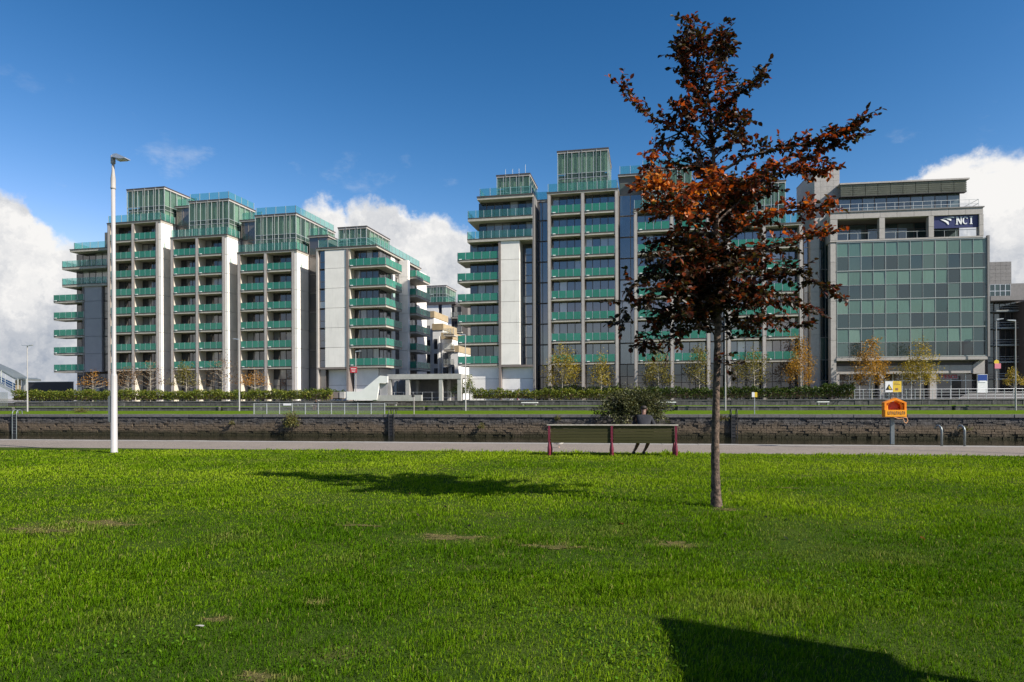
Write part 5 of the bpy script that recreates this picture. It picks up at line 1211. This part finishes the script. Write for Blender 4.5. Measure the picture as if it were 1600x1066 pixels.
for pts, r0, w_ in limbs:
    L = sum((b_-a).length for a, b_ in zip(pts[:-1], pts[1:])); n = len(pts); mb.tube(pts, [r0*(1-.85*i/(n-1)) for i in range(n)], 6, False)
    nt = max(5, int(L*25*w_))
    for i in range(nt):
        t_ = .16+.84*(i+random.random())/nt; p, d = lerp_line(pts, t_); rv = Vector((random.gauss(0, 1), random.gauss(0, 1), random.gauss(.25, .6))).normalized()
        tl = random.uniform(.14, .40)*(1.1-.35*t_); e = p+(d*.65+rv*.8).normalized()*tl; mid = (p+e)/2+Vector((0, 0, .02))
        mb.tube([p, mid, e], [.005, .0035, .0018], 3, False); nl = int(tl/.030)+2
        for q in range(nl):
            f = (q+.7)/nl; c = p.lerp(mid, f*2) if f < .5 else mid.lerp(e, f*2-1); td = (e-p).normalized(); sd = td.cross(Vector((0, 0, 1)))
            if sd.length > .1: sd.normalize()
            cent.append(tuple(c)); axes.append(tuple(td*.8+sd*(1 if q % 2 else -1)*.9+Vector((0, 0, -.25)))); sizes.append(random.uniform(.055, .105))
mb.build('trunk', 'bark', tree, smooth=True)
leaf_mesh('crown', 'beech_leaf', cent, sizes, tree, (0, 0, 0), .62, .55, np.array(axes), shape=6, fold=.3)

# ---------------------------------------------------------------- grass blades
def vnoise(x, y, s, seed):
    r_ = np.random.default_rng(seed); g = r_.random((64, 64)); u, v = x/s, y/s; i, j = np.floor(u).astype(int), np.floor(v).astype(int); fu, fv = u-i, v-j
    fu = fu*fu*(3-2*fu); fv = fv*fv*(3-2*fv); G = lambda a, b_: g[a % 64, b_ % 64]
    return (G(i, j)*(1-fu)+G(i+1, j)*fu)*(1-fv)+(G(i, j+1)*(1-fu)+G(i+1, j+1)*fu)*fv
BARE = [(155, 818, .75, .22), (338, 968, .12, .08), (405, 1058, .2, .09), (700, 840, .55, .2), (490, 944, .10, .06), (1058, 852, .3, .2), (858, 855, .55, .12), (1222, 763, .4, .08), (60, 830, .6, .2), (1135, 797, .22, .12), (560, 822, .4, .08)]
BARE = [(gpt(a, b_), rx*.95, ry*1.05) for a, b_, rx, ry in BARE]
for ib, (p, rx, ry) in enumerate(BARE):
    rx, ry = rx*.62, ry*.66
    ph = [random.uniform(0, 6.28) for _ in range(3)]; n_ = 70; pts = []
    for i in range(n_): t_ = 6.2832*i/n_; q_ = 1+.3*math.sin(3*t_+ph[0])+.2*math.sin(7*t_+ph[1])+.16*math.sin(15*t_+ph[2])+random.uniform(-.14, .14); pts.append((p.x+rx*q_*math.cos(t_), p.y+ry*q_*math.sin(t_), .003+.0006*ib))
    o = MB().poly(pts).build('bare_ground', 'bare_soil'); o['kind'] = 'structure'
def grass(n_near, n_far):
    Dn = np.sqrt(rng.uniform(2.2**2, 6.2**2, n_near)); Df = (rng.random(n_far)*(21.**.55-6.2**.55)+6.2**.55)**(1/.55)
    D = np.concatenate([Dn, Df]); a = rng.uniform(-.86, .86, len(D))*D; nw = int(len(D)*.32); wing = rng.integers(0, len(D), nw); a[wing] = (np.sign(rng.random(nw)-.5)*rng.uniform(.84, 1.45, nw))*D[wing]
    x, y = a*cs-D*sn, a*sn+D*cs; bare = np.zeros(len(D))
    for p, rx, ry in BARE: bare = np.maximum(bare, np.clip(1.15-np.hypot((x-p.x)/rx, (y-p.y)/ry)+(vnoise(x, y, .09, 3)-.5)*1.5, 0, 1))
    pt = np.clip(vnoise(x, y, .62, 5)*.55+vnoise(x, y, .17, 6)*.45+.25*(vnoise(x, y, .075, 16)-.5), 0, 1); big = vnoise(x, y, 2.6, 7)*.65+vnoise(x, y, 1.1, 8)*.35
    edge = YG+.02+(vnoise(x, y*0, .5, 9)-.5)*.22
    ok = (y < edge) & (rng.random(len(D)) > bare*.76) & (rng.random(len(D)) < .42+.8*pt)
    x, y, D, pt, big, bare = x[ok], y[ok], D[ok], pt[ok], big[ok], bare[ok]; n = len(x)
    h = (.013+.052*pt**1.7+.03*np.maximum(0, big-.6))*rng.uniform(.5, 1.45, n)*(1-.5*bare); tall = rng.random(n) < .012; h[tall] *= 1.8
    fr = np.exp(-((y-YG)/.22)**2); h *= 1+1.1*fr*vnoise(x, y, .7, 12)                        # longer at the path edge
    for p, r_ in ((gpt(885, 706), .3), (gpt(928, 706), .3), (gpt(1040, 708), .22)): h *= 1+1.8*np.exp(-((x-p.x)**2+(y-p.y)**2)/r_**2)
    wd = .0042*np.maximum(1, D/4.6)**.95*rng.uniform(.7, 1.3, n); az = rng.random(n)*6.283; ln = rng.uniform(.25, 1.15, n)
    dx, dy = np.cos(az)*ln*h+.25*h, np.sin(az)*ln*h; sx, sy = -np.sin(az)*wd/2, np.cos(az)*wd/2; z0 = np.full(n, -.004)
    V = np.stack([np.stack([x-sx, y-sy, z0], 1), np.stack([x+sx, y+sy, z0], 1), np.stack([x+dx*.42+sx*.75, y+dy*.42+sy*.75, h*.66], 1), np.stack([x+dx, y+dy, h*np.clip(1.12-ln*.35, .5, 1)], 1), np.stack([x+dx*.42-sx*.75, y+dy*.42-sy*.75, h*.66], 1)], 1)
    me = bpy.data.meshes.new('grass'); verts = V.reshape(-1, 3); me.vertices.add(len(verts)); me.vertices.foreach_set('co', verts.ravel())
    F = np.array([0, 1, 2, 4, 4, 2, 3]); li = (F[None]+np.arange(n)[:, None]*5).ravel().astype(np.int32); me.loops.add(len(li)); me.loops.foreach_set('vertex_index', li)
    me.polygons.add(2*n); ls = np.stack([np.arange(n)*7, np.arange(n)*7+4], 1).ravel().astype(np.int32); me.polygons.foreach_set('loop_start', ls); me.update(calc_edges=True)
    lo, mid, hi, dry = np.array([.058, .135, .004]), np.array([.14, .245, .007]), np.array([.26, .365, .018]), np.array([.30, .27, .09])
    far_lit = np.clip((D-5)/9, 0, 1); k = np.clip(-.12+1.15*big+rng.normal(0, .22, n)-.3*pt+.58*far_lit-.16, 0, 1)[:, None]; c = np.where(k < .5, lo+(mid-lo)*k*2, mid+(hi-mid)*(k*2-1))  # far blades coloured brighter, near ones darker: light painted into the grass colour
    dm = np.clip(bare*1.3+(rng.random(n) < .055)*rng.uniform(.3, 1, n)+np.clip(vnoise(x, y, .9, 15)-.72, 0, 1)*1.6*rng.random(n), 0, 1)[:, None]; c = c*(1-dm)+dry*dm
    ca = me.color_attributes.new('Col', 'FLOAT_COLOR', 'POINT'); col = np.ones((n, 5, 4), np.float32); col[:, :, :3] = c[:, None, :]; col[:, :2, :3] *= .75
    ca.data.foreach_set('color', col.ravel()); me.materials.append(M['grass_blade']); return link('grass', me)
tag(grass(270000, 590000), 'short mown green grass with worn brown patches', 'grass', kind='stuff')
# clover and broad-leaved weeds in loose colonies
cl = []
for px, py, rr, n_ in ((1395, 915, .55, 900), (1290, 935, .4, 500), (960, 1010, .4, 500), (1010, 1040, .3, 300), (230, 1010, .4, 400), (560, 1035, .35, 350), (640, 880, .5, 350), (1500, 850, .6, 400), (80, 900, .6, 400), (860, 960, .35, 250), (400, 880, .6, 300), (1200, 880, .5, 300)):
    n_ = n_//2; p = gpt(px, py); cl.append(np.stack([rng.normal(p.x, rr*.8, n_), rng.normal(p.y, rr*.55, n_), rng.uniform(.012, .042, n_)], 1))
cl = np.concatenate(cl); tag(leaf_mesh('clover', 'clover_leaf', cl, rng.uniform(.012, .024, len(cl)), None, (0, 0, 0), .9, .85, shape=6), 'clover and small broad-leaved weeds among the grass', 'weeds', kind='stuff')
# litter and a few fallen leaves
p = gpt(312, 985.5); lt = thing('litter_scrap', (p.x, p.y, .03), 'white scrap of paper lying in the grass at lower left', 'litter')
mb = MB(); mb.prism([(-.045, 0, 0), (-.01, -.008, .006), (.035, -.006, .0), (.045, .006, .010), (0, .010, .012), (-.03, .008, .004)], (0, 0, .004)); lt.scale = (.75, .6, .6); mb.build('paper', 'stone', lt)
fl = gpt(1120, 800); n = 36; P = np.stack([rng.normal(fl.x-.5, 1.8, n), rng.normal(fl.y-.6, 1.6, n), rng.uniform(.02, .045, n)], 1)
tag(leaf_mesh('fallen_leaves', 'beech_leaf', P, rng.uniform(.05, .08, n), None, (0, 0, 0), .6, .9, shape=6), 'fallen red-brown leaves scattered on the lawn', 'leaves', kind='stuff')
